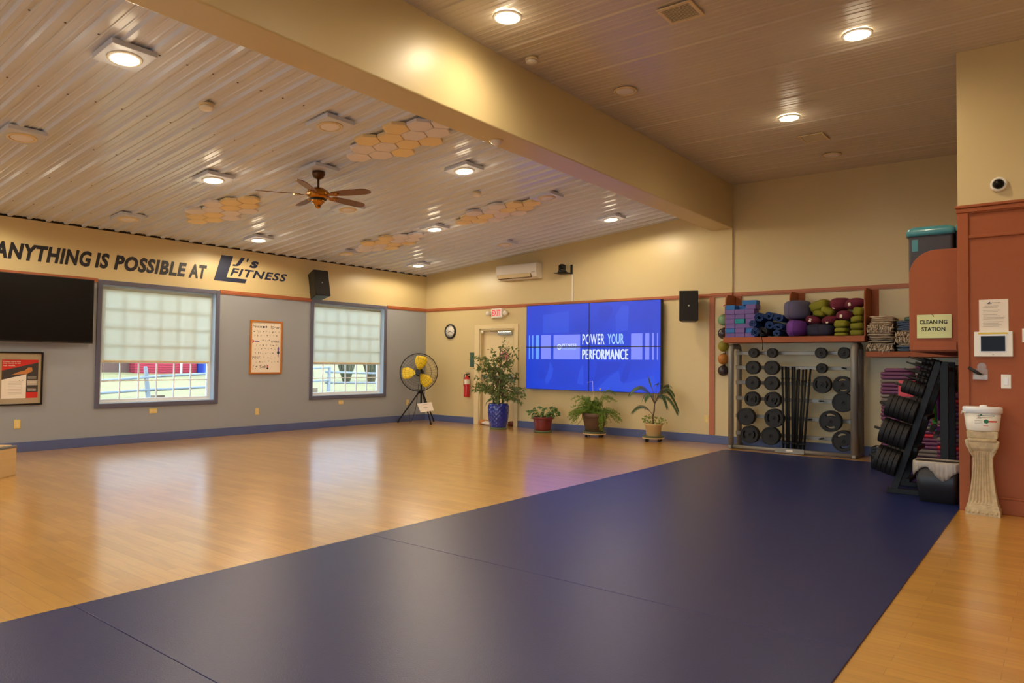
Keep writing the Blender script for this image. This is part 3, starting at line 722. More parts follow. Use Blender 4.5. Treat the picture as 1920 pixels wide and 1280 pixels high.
pq([(.68, .15), (1, .15), (1, 0), (.68, 0)], 3, .0008)
for a, b, mi in ((.17, .31, 0), (.33, .47, 5), (.48, .60, 0)):
    pq([(.69, a), (.99, a), (.99, b), (.69, b)], mi, .0008)
pq([(.25, .60), (.45, .68), (.62, .72), (.72, .80), (.82, .80), (.84, .70), (.74, .66), (.68, .62), (.5, .62)], 4, .0009)
for i, s in enumerate(('It takes more than', 'step counts to see', 'real results.')):
    text_into(m, s, (.0137, -7.985, 1.225-.027*i), WL, .2-.06*(i == 2), .02, bold=.01, mi=2, thick=.0008)
for i in range(9): rect_into(m, O, WL, .18*W_, .56*W_, (.43-.04*i)*H_, (.437-.04*i)*H_, 5, .001)
for a in (.70, .72, .74): pass
for b in (.19, .22, .25, .36, .39, .42, .51, .54): rect_into(m, O, WL, .71*W_, .95*W_, b*H_, (b+.008)*H_, 2, .001)
for a in (.47, .55): rect_into(m, O, WL, a*W_, (a+.035)*W_, .455*H_, .467*H_, 0, .0011)
m.build('print_graphics', ['dark_print', 'paper', 'tag_white', 'red_print', 'skin_print', 'ink_grey'], pp)
# outlets
def outlet(axes, o, label, horiz=False, w_=.075, h_=.12):
    if horiz: w_, h_ = h_, w_
    ax, ay = axes; nn = ax.cross(ay); o = Vector(o)
    X = Matrix((( ax.x, ay.x, nn.x, o.x), (ax.y, ay.y, nn.y, o.y), (ax.z, ay.z, nn.z, o.z), (0, 0, 0, 1)))
    r = thing('wall_outlet', o, label, 'outlet', 'yellowed wall outlets')
    MB().box(-w_/2, w_/2, -h_/2, h_/2, 0, .007, X=X).build('cover_plate', 'plastic_ivory', r, bevel=.003)
    m = MB()
    for s in (-.027, .027):
        a, b = (s, 0) if horiz else (0, s)
        m.box(a-.015, a+.015, b-.017, b+.017, .006, .0095, X=X)
    m.build('socket', 'plastic_cream', r, bevel=.003)
    return r
for y, z, hz, lb in ((-7.8, .383, 0, 'yellowed wall outlet below the red poster'), (-5.98, .479, 1, 'yellowed horizontal outlet under the large window'), (-4.169, .385, 0, 'yellowed wall outlet below the yoga poster'), (-2.335, .476, 1, 'yellowed horizontal outlet under the window by the fan'), (-.536, .409, 0, 'yellowed wall outlet behind the tripod fan')):
    outlet(WL, (0, y, z), lb, hz)
outlet(WB, (6.56, 0, .394), 'yellowed wall outlet left of the orange upright on the back wall')
# plywood box at the left edge
bx = thing('plyometric_box', (2.5, -8.9, 0), 'plywood jump box with grey edged top, cut by the left edge of the photo', 'box')
X = Matrix.Translation((2.15, -8.46, 0)) @ Matrix.Rotation(math.atan2(-.788, .616), 4, 'Z')
MB().box(0, .7, -.5, 0, 0, .30, X=X).build('body', 'ply', bx, bevel=.004)
MB().box(-.005, .705, -.505, .005, .30, .325, X=X).build('edge_band', 'grey_edge', bx, bevel=.006)
MB().box(.03, .67, -.47, -.03, .325, .332, X=X).build('top_panel', 'ply', bx, bevel=.003)
# ================================================================== on the back wall
ex = thing('exit_sign', (2.1, -.05, 2.2), 'white emergency exit sign with red EXIT letters above the door', 'exit sign')
B(1.952, 2.234, -.08, 0, 2.205, 2.398).build('housing', 'plastic_white', ex, bevel=.01)
fc = B(1.972, 2.214, -.084, -.08, 2.235, 2.378).build('face', 'exit_face', ex)
m = text_into(MB(), 'EXIT', (1.982, -.0845, 2.245), WB, .222, .124, bold=.02); m.build('letters', 'exit_red', fc)
for s in (1.865, 2.32):
    X = Matrix.Translation((s, -.07, 2.30)) @ Matrix.Rotation(PI/2+.3, 4, 'X')
    m = MB().lathe([(.02, -.05), (.045, -.03), (.05, .02), (.045, .035), (.001, .037)], n=20, X=Matrix.Rotation(PI/2+.3, 4, 'X'), c=(s, -.07, 2.30)); m.box(min(s, 2.09), max(s, 2.09), -.05, -.03, 2.285, 2.315)
    m.build('lamp_head', 'plastic_white', ex)
cx_, cz_ = .755, 1.955
ck = thing('wall_clock', (cx_, 0, 1.8), 'round white wall clock with a black rim beside the corner', 'clock')
RX = Matrix.Rotation(PI/2, 4, 'X')
MB().lathe([(.128, .028), (.135, .04), (.15, .042), (.158, .03), (.158, .0), (.128, 0)], (cx_, 0, cz_), 40, X=RX, caps=False).build('rim', 'black_plastic', ck)
MB().lathe([(.13, .0), (.13, .022), (.001, .0225)], (cx_, 0, cz_), 40, X=RX).build('dial', 'plastic_white', ck)
m = MB()
for k in range(12):
    a = k*PI/6; p = lambda r, d: (r*math.sin(a)+d*math.cos(a), r*math.cos(a)-d*math.sin(a))
    poly_into(m, (cx_, -.0235, cz_), WB, [p(.1, .005), p(.1, -.005), p(.122, -.005), p(.122, .005)])
for ang, L, hw in ((-1.9, .065, .006), (2.0, .10, .004)):
    d = (math.sin(ang), math.cos(ang)); n_ = (d[1], -d[0])
    poly_into(m, (cx_, -.025, cz_), WB, [(n_[0]*hw, n_[1]*hw), (-n_[0]*hw, -n_[1]*hw), (d[0]*L-n_[0]*hw, d[1]*L-n_[1]*hw), (d[0]*L+n_[0]*hw, d[1]*L+n_[1]*hw)])
m.build('hands', 'ink', ck)
ac = thing('air_conditioner', (2.68, -.1, 2.94), 'white wall-mounted air conditioner high on the back wall above the door', 'air conditioner')
MB().prism([(0, 2.96), (0, 3.25), (-.16, 3.255), (-.215, 3.235), (-.225, 3.18), (-.22, 3.06), (-.19, 2.985), (-.10, 2.945)], 2.185, 3.185, Matrix(((0, 0, 1, 0), (1, 0, 0, 0), (0, 1, 0, 0), (0, 0, 0, 1)))).build('body', 'plastic_white', ac, bevel=.008)
m = MB().prism([(-.226, 3.055), (-.20, 2.985), (-.205, 2.98), (-.232, 3.05)], 2.24, 3.05, Matrix(((0, 0, 1, 0), (1, 0, 0, 0), (0, 1, 0, 0), (0, 0, 0, 1)))); m.build('louver', 'plastic_cream', ac)
m = MB().prism([(-.2185, 3.045), (-.185, 2.975), (-.195, 2.965), (-.2225, 3.04)], 2.23, 3.06, Matrix(((0, 0, 1, 0), (1, 0, 0, 0), (0, 1, 0, 0), (0, 0, 0, 1)))); m.build('outlet_slot', 'bronze', ac)
B(3.08, 3.16, -.2262, -.2235, 3.06, 3.072).build('badge', 'ink_grey', ac)
pc = thing('video_camera', (3.74, -.12, 3.0), 'black video camera on a small wall shelf above the video wall', 'camera')
B(3.60, 3.86, -.22, 0, 3.0, 3.012).build('shelf', 'black_metal', pc, bevel=.003); B(3.85, 3.89, -.02, 0, 2.99, 3.17).build('wall_bracket', 'black_metal', pc)
MB().lathe([(.085, 3.013), (.085, 3.05), (.07, 3.062)], (3.73, -.12, 0), 24).build('base', 'black_plastic', pc)
m = B(3.665, 3.685, -.15, -.09, 3.06, 3.16); m.box(3.775, 3.795, -.15, -.09, 3.06, 3.16); m.build('yoke', 'black_plastic', pc, bevel=.005)
hd = MB().se((3.73, -.12, 3.13), (.045, .06, .05), .6, .6); hd.build('head', 'black_plastic', pc)
MB().cyl((3.73, -.17, 3.13), (3.73, -.20, 3.125), .03, .027, 18).build('lens', 'tv_black', pc)
tag(B(3.885, 3.915, -.025, 0, 2.47, 2.99).build('cable_raceway', 'plastic_white', bevel=.004), 'white vertical cable raceway between camera and video wall', 'raceway')
# video wall
vx0, vx1, vz0, vz1 = 2.917, 5.797, .785, 2.412; xm, zm = (vx0+vx1)/2, (vz0+vz1)/2
V = thing('video_wall', (xm, -.1, vz0), 'bright blue video wall of four displays reading POWER YOUR PERFORMANCE', 'screen')
B(vx0+.3, vx1-.3, -.06, 0, vz0+.2, vz1-.2).build('wall_mount', 'black_metal', V)
SY = -.1502
def img(m, pts, mi, t):    # clipped to none: drawn straight on the picture plane
    poly_into(m, (0, SY, 0), WB, pts, mi, t)
g = .008
for i in range(2):
    for j in range(2):
        a, b = (vx0, xm) if i == 0 else (xm, vx1); c, d = (vz0, zm) if j == 0 else (zm, vz1)
        p = B(a+.001, b-.001, -.149, -.06, c+.001, d-.001).build('display', 'black_plastic', V, bevel=.002)
        B(a+g, b-g, SY, -.149, c+g, d-g).build('display_picture', 'screen_blue', p)
def fx_(u): return vx0+(u-97)/(1565-97)*(vx1-vx0)
def fz_(u, v):
    t = (u-97)/(1565-97); top = 193-73*t; bot = 1098+54*t
    return vz1-(v-top)/(bot-top)*(vz1-vz0)
def G(pts): return [(fx_(u), fz_(u, v)) for u, v in pts]
def cut(r):            # split a rectangle at the bezels
    x0, x1, z0, z1 = r; out = []
    for a, b in ((max(x0, vx0+g), min(x1, xm-g)), (max(x0, xm+g), min(x1, vx1-g))):
        for c, d in ((max(z0, vz0+g), min(z1, zm-g)), (max(z0, zm+g), min(z1, vz1-g))):
            if b > a and d > c: out.append((a, b, c, d))
    return out
m = MB()
for a, b, mi in ((2.983, 3.0, 2), (3.058, 3.088, 2), (3.15, 3.226, 2), (3.279, 3.505, 1), (3.567, 4.164, 1), (5.226, 5.448, 1), (5.501, 5.581, 1), (5.633, 5.668, 1), (5.726, 5.746, 1)):
    for r in cut((a, b, 1.367, 1.831)): rect_into(m, (0, SY, 0), WB, r[0], r[1], r[2], r[3], mi, .0004)
# faint picture of an exercising figure behind the words
img(m, G([(925, 240), (960, 190), (1040, 175), (1085, 215), (1075, 290), (1040, 340), (1010, 380), (960, 350), (930, 320)]), 3, .0002)
img(m, G([(300, 290), (605, 250), (605, 480), (300, 495)]), 4, .0002)
img(m, G([(1110, 300), (1180, 180), (1250, 190), (1240, 460), (1120, 470)]), 4, .0002)
img(m, G([(920, 800), (1190, 810), (1130, 900), (960, 980), (870, 1090), (800, 1085), (900, 960)]), 3, .0002)
img(m, G([(1230, 800), (1285, 800), (1240, 1000), (1200, 1030), (1165, 1010)]), 3, .0002)
img(m, G([(1060, 960), (1150, 900), (1165, 1010), (1200, 1040), (1500, 960), (1545, 1130), (900, 1115)]), 4, .00015)
img(m, G([(390, 800), (430, 880), (410, 980), (350, 1060), (330, 1000), (370, 900)]), 4, .0002)
img(m, G([(240, 930), (300, 890), (340, 930), (330, 990), (270, 1000)]), 3, .0002)
img(m, G([(770, 830), (775, 1060), (700, 1040), (730, 900)]), 4, .0002)
m.build('picture_shapes', ['screen_dim', 'screen_bar', 'screen_sky', 'screen_dim', 'screen_lite'], V)
m = MB()
def letters(s, x0, x1, z0, z1, mi, bold=.0): text_into(m, s, (x0, SY, z0), WB, x1-x0, z1-z0, bold=bold, mi=mi, thick=.0008, spacing=1.1)
letters('POWER', 4.214, 4.688, 1.639, 1.835, 0, .018); letters('YOUR', 4.75, 5.082, 1.641, 1.832, 1, .02)

for k in (0, .007, .014): letters('PERFORMANCE', 4.211+k, 5.160+k, 1.367, 1.553, 0, .0)
letters('FITNESS', 3.768, 4.086, 1.61, 1.66, 0, .02); letters('ON DEMAND', 3.768, 4.076, 1.545, 1.58, 1)
for k in range(16):
    a, b = 2*PI*k/16, 2*PI*(k+1)/16; p = lambda r, t: (3.70+r*math.cos(t), 1.60+r*math.sin(t))
    poly_into(m, (0, SY, 0), WB, [p(.034, a), p(.034, b), p(.052, b), p(.052, a)], 0, .0008)
poly_into(m, (0, SY, 0), WB, [(3.688, 1.622), (3.722, 1.60), (3.688, 1.578)], 0, .0008)
m.build('lettering', ['screen_white', 'screen_cyan'], V)
# thin bezel bars stay in front of the lettering
m = MB(); m.box(xm-.009, xm+.009, -.1535, -.149, vz0, vz1); m.box(vx0, xm-.009, -.1535, -.149, zm-.009, zm+.009); m.box(xm+.009, vx1, -.1535, -.149, zm-.009, zm+.009)
m.build('bezel', 'black_plastic', V)
# extinguisher and small signs
e = thing('fire_extinguisher', (1.307, -.08, .56), 'red fire extinguisher hung on the wall left of the exit door', 'fire extinguisher')
MB().lathe([(.001, .555), (.058, .557), (.062, .575), (.062, .93), (.05, .965), (.022, .99), (.02, 1.01), (.001, 1.011)], (1.307, -.08, 0), 28).build('cylinder', 'red_paint', e)
MB().lathe([(.0625, .83), (.0627, .93)], (1.307, -.08, 0), 28, caps=False).build('instruction_label', 'tag_white', e)
m = MB().cyl((1.307, -.08, 1.005), (1.307, -.08, 1.04), .016); m.box(1.29, 1.38, -.09, -.07, 1.035, 1.05); m.box(1.30, 1.39, -.09, -.07, 1.06, 1.075); m.build('valve', 'black_metal', e)
MB().tube([(1.29, -.08, 1.03), (1.24, -.085, 1.03), (1.236, -.09, .95), (1.24, -.1, .80)], .01, 8).build('hose', 'black_rubber', e)
B(1.29, 1.325, -.02, 0, .85, 1.0).build('wall_bracket', 'black_metal', e)
tag(B(1.32, 1.47-.02, -.004, 0, 1.195, 1.50).build('wall_sign', 'sign_green'), 'small dark green sign on the wall left of the door, behind the ficus', 'sign')
m = MB()
rnd = random.Random(9)
for k in range(30):
    a = 2*PI*k/30; c = (2.20+.07*math.cos(a)+rnd.uniform(-.03, .03), .07+rnd.uniform(-.02, .01), 1.44+.06*math.sin(a)+rnd.uniform(-.03, .03))
    m.se(c, (.022, .014, .022), nu=6, nv=4)
tag(m.build('door_wreath', 'pink_bloom'), 'pink flower wreath on the exit door behind the ficus', 'wreath')
for x, y, s, mt, lb in ((1.72, .0, (.12, .08, .05), 'towel_orange', 'crumpled orange cloth on the floor at the door'), (1.93, -.08, (.17, .07, .045), 'towel_white', 'crumpled white cloth on the floor at the door, left of the blue pot'), (2.44, .02, (.09, .06, .055), 'towel_brown', 'crumpled brown cloth on the floor at the door, right of the blue pot')):
    rr = random.Random(hash(mt) % 97 if False else len(mt))
    ph = [rr.uniform(0, 6) for _ in range(4)]
    m = MB().se((x, y, s[2]), s, 1, 1, nu=24, nv=12, fn=lambda p: p*(1+.18*math.sin(p.x*60+ph[0])*math.cos(p.y*70+ph[1])+.12*math.sin(p.z*120+p.x*90+ph[2])))
    tag(m.build('crumpled_cloth', mt), lb, 'cloth', 'cloths at the door')
# ================================================================== plants
RV = Vector((math.cos(YAW), math.sin(YAW), 0)); FV = Vector((-math.sin(YAW), math.cos(YAW), 0))
rnd = random.Random(11)
def rv(a=1.): return Vector((rnd.uniform(-a, a), rnd.uniform(-a, a), rnd.uniform(-a, a)))
# ficus in a tall blue pot
c0 = Vector((2.53, -.52, 0))
t = thing('potted_ficus', c0, 'tall leafy ficus in a blue dimpled pot in front of the exit door', 'potted plant')
def dimple(tt, z):
    q = z/.042; return 1+.026*math.sin(tt*16+PI*(math.floor(q) % 2))*math.sin(PI*(q % 1)) if .05 < z < .45 else 1
prof = [(.15, .03)]+[(.15+.055*(1-(1-min(1, (z-.03)/.34))**2)-(.012 if z > .46 else 0), z) for z in [.03+.0115*k for k in range(1, 41)]]+[(.185, .495), (.175, .47), (.001, .468)]
MB().lathe(prof, c0, 126, fn=dimple).build('pot', 'blue_glaze', t)
MB().lathe([(.13, 0), (.165, .0), (.172, .035), (.16, .035), (.15, .02), (.001, .02)], c0, 36).build('saucer', 'green_saucer', t)
MB().lathe([(.001, .472), (.172, .472)], c0, 24, caps=False).build('soil', 'soil', t)
LUMPS = [(948, 646, 15), (927, 663, 18), (958, 662, 17), (891, 669, 10), (905, 687, 21), (938, 686, 25), (955, 690, 14), (903, 714, 21), (932, 716, 26), (968, 718, 22), (900, 731, 15), (976, 735, 16), (918, 740, 20), (950, 737, 24), (968, 752, 11), (935, 740, 16)]
st_ = MB(); lf = MB()
trunks = []
for k in range(4):
    b = c0+Vector((rnd.uniform(-.05, .05), rnd.uniform(-.05, .05), .47)); 
    mid = b+Vector((rnd.uniform(-.08, .08), rnd.uniform(-.06, .04), .35)); tp = b+Vector((rnd.uniform(-.1, .1), rnd.uniform(-.08, .04), .75+.25*(k % 2)))
    st_.tube([b, (b+mid)/2+rv(.01), mid, (mid+tp)/2+rv(.02), tp], [.014, .012, .010, .007, .004], 7); trunks.append((b, mid, tp))
for px, py, r in LUMPS:
    a, z, R = (px-936)/95, .5+(755-py)/95, r/95
    for i in range(max(4, int(R*R*190))):
        q = rnd.uniform(0, 2*PI); rr = R*math.sqrt(rnd.random()); aa, zz = a+rr*math.cos(q), z+rr*math.sin(q)
        b_ = rnd.uniform(-.32, .22); P = c0+RV*aa+FV*b_; P.z = zz
        if P.y > -.09: P.y = -.09-rnd.random()*.12
        tb, tm, tt = rnd.choice(trunks); s = rnd.uniform(.2, .95); base = tb.lerp(tm, s*2) if s < .5 else tm.lerp(tt, s*2-1)
        if base.z > P.z+.1: base = tb.lerp(tm, .5)
        mid = (base+P)/2+Vector((0, 0, .06)); mid.y = min(mid.y, -.08)
        st_.tube([base, mid, P], [.004, .003, .0015], 4)
        for k in range(14):
            f = rnd.uniform(.45, 1.0); o = (base.lerp(mid, f*2) if f < .5 else mid.lerp(P, f*2-1))+rv(.02)
            d = (P-base).normalized()*.6+rv(.9)+Vector((0, 0, -.75)); L = rnd.uniform(.06, .092)
            if o.y > -.1: o.y = -.1; 
            if o.y > -.2: d.y = -abs(d.y)
            lf.leaf(o, d, rv(), L, L*.40)
st_.build('stems', 'bark', t); lf.build('foliage', 'leaf_ficus', t, norm=False)
# begonia in a maroon pot
c0 = Vector((3.56, -.47, 0))
t = thing('potted_begonia', c0, 'low leafy plant in a flared maroon pot left of the video wall middle', 'potted plant')
MB().lathe([(.14, .03), (.145, .04), (.178, .24), (.178, .245), (.205, .25), (.208, .29), (.192, .29), (.185, .255), (.001, .25)], c0, 48, fn=lambda a, z: 1+.012*math.cos(a*18) if .05 < z < .242 else 1).build('pot', 'maroon_glaze', t)
MB().lathe([(.14, 0), (.165, 0), (.175, .04), (.165, .04), (.15, .025), (.001, .025)], c0, 36).build('saucer', 'green_saucer', t)
MB().lathe([(.001, .262), (.186, .262)], c0, 24, caps=False).build('soil', 'soil', t)
st_ = MB(); lf = MB()
for a, z in ((-.19, .43), (-.14, .36), (-.17, .30), (-.02, .46), (.02, .40), (.03, .44), (.13, .47), (.18, .42), (.22, .40), (.25, .34), (.12, .38), (.2, .46), (-.08, .38), (-.15, .44), (.08, .34), (.0, .36), (-.22, .36), (.16, .36), (.27, .38)):
    P = c0+RV*a+FV*rnd.uniform(-.14, .1); P.z = z; base = c0+RV*a*.35+Vector((0, 0, .265)); mid = (base+P)/2+Vector((0, 0, .05))
    st_.tube([base, mid, P], [.005, .004, .003], 5)
    for k in range(3):
        d = (P-c0); d.z = 0; d = d.normalized()*.7+rv(.6)+Vector((0, 0, -.35)); d.y -= .3; L = rnd.uniform(.07, .105)
        lf.leaf(P+rv(.025), d, rv(.4)+Vector((0, -.4, 1)), L, L*.8)
for k in range(14):
    a = rnd.uniform(-.2, .25); b0 = c0+Vector((rnd.uniform(-.12, .12), rnd.uniform(-.1, .08), .265)); P = b0+RV*rnd.uniform(-.1, .1)+Vector((0, 0, rnd.uniform(.05, .12)))
    st_.tube([b0, P], [.004, .002], 4)
st_.build('stems', 'leaf_lime', t); lf.build('foliage', 'leaf_begonia', t, norm=False)
# plant dollies
def dolly(c, r_, label):
    d = thing('plant_dolly', c, label, 'plant dolly', 'wheeled plant dollies')
    MB().lathe([(r_, .05), (r_+.005, .058), (r_+.005, .066), (r_-.012, .07), (.001, .07)], c, 36).build('platform', 'tan_pot', d)
    for k in range(4):
        a = PI/4+k*PI/2+.35; p = c+Vector((math.cos(a), math.sin(a), 0))*(r_-.03); ax = Vector((-math.sin(a), math.cos(a), 0))
        w_ = MB(); w_.cyl(p+ax*.014+Vector((0, 0, .022)), p-ax*.014+Vector((0, 0, .022)), .022, n=14); w_.cyl(p+Vector((0, 0, .03)), p+Vector((0, 0, .055)), .012, n=10)
        w_.build('caster', 'black_plastic', d)
    return d
c0 = Vector((4.70, -.50, 0)); dolly(c0, .20, 'round wooden plant dolly on black casters under the brown fern pot')
t = thing('potted_fern', c0+Vector((0, 0, .07)), 'bushy bright green asparagus fern trailing from a brown pot', 'potted plant')
MB().lathe([(.165, .0705), (.20, .0705), (.21, .10), (.195, .10), (.18, .085), (.001, .085)], c0, 36).build('saucer', 'green_saucer', t)
MB().lathe([(.15, .086), (.155, .09), (.205, .33), (.208, .335), (.222, .34), (.222, .42), (.205, .42), (.2, .39), (.001, .385)], c0, 44).build('pot', 'brown_pot', t)
MB().lathe([(.001, .395), (.2, .395)], c0, 24, caps=False).build('soil', 'soil', t)
st_ = MB(); lf = MB()
ends = []
for k in range(46): ends.append((rnd.gauss(-.12, .17), rnd.uniform(.42, .66), rnd.uniform(-.22, .14)))
for k in range(14): ends.append((rnd.uniform(-.50, -.3), rnd.uniform(.20, .42), rnd.uniform(-.2, .05)))
for k in range(12): ends.append((rnd.uniform(.22, .50), rnd.uniform(.20, .45), rnd.uniform(-.15, .05)))
for k in range(8): ends.append((rnd.uniform(.05, .18), rnd.uniform(.08, .3), -.27))
for k in range(4): ends.append((rnd.uniform(.2, .42), rnd.uniform(.6, .76), 0))
for a, z, b in ends:
    base = c0+Vector((rnd.uniform(-.1, .1), rnd.uniform(-.1, .1), .40)); P = c0+RV*a+FV*b; P.z = z
    if P.y > -.08: P.y = -.08
    mid = (base+P)/2; mid.z = max(base.z, P.z)+.06
    if b == -.27: mid = c0+RV*a*.8+FV*-.24; mid.z = .44
    pts = [base.lerp(mid, s/4) for s in range(4)]+[mid.lerp(P, s/7)+Vector((0, 0, .02*math.sin(PI*s/7))) for s in range(8)]
    st_.tube(pts, [.0035]*4+[.0025]*5+[.0015]*3, 4)
    for i in range(1, len(pts)):
        for k in range(6 if i > 2 else 2):
            o = pts[i-1].lerp(pts[i], rnd.random()); d = (pts[i]-pts[i-1]).normalized()*.5+rv(1.)
            if o.y > -.1: d.y = -abs(d.y)
            lf.leaf(o, d, rv(), rnd.uniform(.03, .052), .011)
st_.build('stems', 'leaf_lime', t)
lf.build('foliage', 'leaf_fern', t, norm=False)
m = MB()
m.tube([c0+Vector((0, 0, .40)), c0+Vector((-.03, 0, .7)), c0+Vector((-.045, 0, .98)), c0+Vector((-.14, -.03, .955))], .004, 5); m.tube([c0+Vector((.07, .02, .40)), c0+Vector((.10, .02, .82))], .004, 5)
m.se(c0+Vector((.10, .02, .84)), (.017, .017, .022), nu=10, nv=8)
m.build('flower_stalk', 'plastic_cream', t)
c0 = Vector((5.81, -.44, 0)); dolly(c0, .18, 'round wooden plant dolly on black casters under the tan palm pot')
t = thing('potted_palm', c0+Vector((0, 0, .07)), 'small palm with arching fronds in a tan pot, rightmost of the plants', 'potted plant')
MB().lathe([(.14, .0705), (.165, .0705), (.17, .10), (.155, .10), (.001, .085)], c0, 36).build('saucer', 'green_saucer', t)
MB().lathe([(.11, .086), (.115, .09), (.135, .26), (.152, .265), (.155, .305), (.14, .305), (.135, .28), (.001, .275)], c0, 40).build('pot', 'tan_pot', t)
MB().lathe([(.001, .283), (.136, .283)], c0, 24, caps=False).build('soil', 'soil', t)
st_ = MB(); lf = MB(); tr = c0+Vector((.03, -.02, .62))
st_.tube([c0+Vector((0, 0, .28)), c0+Vector((-.01, 0, .4)), c0+Vector((.02, -.01, .52)), tr], [.016, .014, .014, .01], 8)
def frond(a, b, z, zt, nl=24, L=.14, y0=None):
    base = y0 or tr; E_ = c0+RV*a+FV*b; E_.z = z; 
    if E_.y > -.07: E_.y = -.07
    mid = (base+E_)/2; mid.z = zt; pts = []
    for s in range(13):
        u = s/12; pts.append(base*(1-u)**2+mid*2*u*(1-u)+E_*u*u)
    for p in pts: p.y = min(p.y, -.05)
    st_.tube(pts, [.005-.0003*i for i in range(13)], 5)
    for i in range(nl):
        u = .22+.78*i/nl; k = min(11, int(u*12)); o = pts[k].lerp(pts[k+1], u*12-k); d = (pts[k+1]-pts[k]).normalized()
        sd = d.cross(Vector((0, 0, 1))).normalized()
        for s in (-1, 1):
            dd = d*.7+sd*s*.8+Vector((0, 0, -.65)); 
            if o.y > -.14: dd.y = min(dd.y, -.05)
            lf.leaf(o, dd, (0, 0, 1), L*(1-.5*abs(u-.55)), .016, fold=.1)
frond(-.42, -.1, .80, 1.12); frond(.42, -.02, .52, 1.15); frond(-.38, -.12, .50, .74, 20, .11, c0+Vector((-.005, 0, .42))); frond(.32, -.12, .80, 1.08); frond(-.28, .0, .90, 1.02); frond(.2, -.15, .6, .98); frond(.1, .05, .98, 1.0, 20, .13); frond(.36, -.2, .50, .98); frond(-.2, -.2, .72, .95); frond(.28, .08, .95, .98)
st_.tube([tr, tr+RV*(-.03)+Vector((0, 0, .22)), tr+RV*(-.12)+Vector((0, 0, .48))], [.006, .005, .003], 5)
for s in (-1, 1): lf.leaf(tr+RV*(-.05)+Vector((0, 0, .26)), RV*(-.28)+Vector((0, 0, 1)), (0, s, 0), .22, .03, fold=.05)
st_.build('stems', 'bark', t); lf.build('fronds', 'leaf_palm', t, norm=False)
lf = MB()
for k in range(70):
    a = rnd.uniform(-.2, .22); P = c0+RV*a+FV*rnd.uniform(-.16, .08); P.z = .29+rnd.uniform(0, .10)+(.05 if a < -.05 else 0)
    lf.leaf(P, rv(1)+Vector((0, -.4, .1)), rv(.5)+Vector((0, 0, 1)), rnd.uniform(.04, .06), .035)
lf.build('ground_foliage', 'leaf_lime', t, norm=False)
# ================================================================== tripod fan
n_ = Vector((.60, -.80, .03)).normalized(); fc = Vector((.56, -.76, 1.07)); hub = Vector((.54, -.66, 0))
t = thing('pedestal_fan', (.54, -.66, 0), 'black tripod fan with three yellow blades standing in the room corner', 'fan')
ax_ = n_; sx = ax_.cross(Vector((0, 0, 1))).normalized()*-1; sz = sx.cross(ax_)*-1
if sz.z < 0: sz = -sz
def cp(r, a, d): return fc+sx*(r*math.cos(a))+sz*(r*math.sin(a))+ax_*d
def ring(m, r, d, th, n=48): m.tube([cp(r, 2*PI*i/n, d) for i in range(n)], th, 6, closed=True)
m = MB()
ring(m, .395, .0, .009)
for r, d in ((.37, .05), (.28, .085), (.19, .095), (.10, .10)): ring(m, r, d, .002, 40)
for k in range(36):
    a = 2*PI*k/36; m.tube([cp(.395, a, .0), cp(.37, a, .05), cp(.28, a, .085), cp(.06, a+.25, .10)], .0013, 4)
m.build('front_grille', 'black_metal', t)
m = MB()
for r, d in ((.36, -.06), (.25, -.09), (.14, -.10)): ring(m, r, d, .002, 40)
for k in range(36):
    a = 2*PI*k/36; m.tube([cp(.395, a, .0), cp(.36, a, -.06), cp(.25, a, -.09), cp(.08, a, -.10)], .0013, 4)
m.build('rear_grille', 'black_metal', t)
MB().cyl(cp(0, 0, .09), cp(0, 0, .108), .06, .055, 24).build('grille_badge', 'black_plastic', t)
MB().cyl(cp(0, 0, -.02), cp(0, 0, .05), .045, .04, 20).build('hub', 'black_plastic', t)
mo = MB().cyl(cp(0, 0, -.26), cp(0, 0, -.03), .075, .085, 24); mo.cyl(cp(0, 0, -.29), cp(0, 0, -.26), .05, .07, 24); mo.build('motor', 'black_metal', t)
for k, a0 in enumerate((1.38, 3.22, 5.45)):
    rows = []
    for i in range(9):
        u = i/8; r = .05+.30*u; wd = .42*math.sin(PI*(.18+.62*u))+.05
        rows.append([cp(r, a0+wd*s*(1.35-.35*u), .02+.03*s*(1-.3*u)) for s in (-1, -.5, 0, .5, 1)])
    m = MB(); V_ = [[m.bm.verts.new(p) for p in rr] for rr in rows]
    for i in range(8):
        for j in range(4): m._f([V_[i][j], V_[i][j+1], V_[i+1][j+1], V_[i+1][j]], 0, True)
    o = m.build('fan_blade', 'yellow_blade', t); so = o.modifiers.new('thick', 'SOLIDIFY'); so.thickness = .003
pole_t = Vector((.60, -.67, .98))-Vector((.05, 0, 0)); mt_ = cp(0, 0, -.17)
MB().tube([(.54, -.66, .40), (.54, -.66, .93), (mt_.x, mt_.y, mt_.z-.07)], .017, 12).build('pole', 'black_metal', t)
MB().lathe([(.03, .62), (.045, .63), (.045, .69), (.03, .70)], (.54, -.66, 0), 20).build('leg_collar', 'black_metal', t)
feet = [(.118, -.919), (.97, -.793), (.459, -.19)]
for x, y in feet:
    d = Vector((x, y, 0))-Vector((.54, -.66, 0)); p0 = Vector((.54, -.66, .66))+d.normalized()*.04
    lg = MB().tube([p0, Vector((x, y, .02))], .014, 10).build('leg', 'black_metal', t)
    MB().cyl((x, y, 0), Vector((x, y, .05))-d.normalized()*.02, .018, .017, 12).build('foot_cap', 'black_rubber', lg)
pts = [mt_+Vector((0, 0, -.06)), (.44, -.64, .8), (.42, -.66, .5), (.40, -.68, .28), (.36, -.72, .10), (.30, -.72, .012), (.20, -.66, .012), (.14, -.60, .08), (.06, -.55, .3), (.02, -.536, .40)]
MB().tube(pts, .005, 6).build('power_cord', 'black_rubber', t)
d1 = Vector((.78, .62, 0)).normalized(); o = Vector((.735, -.86, .24))
up_ = Vector((-.16, -.05, 1)).normalized()
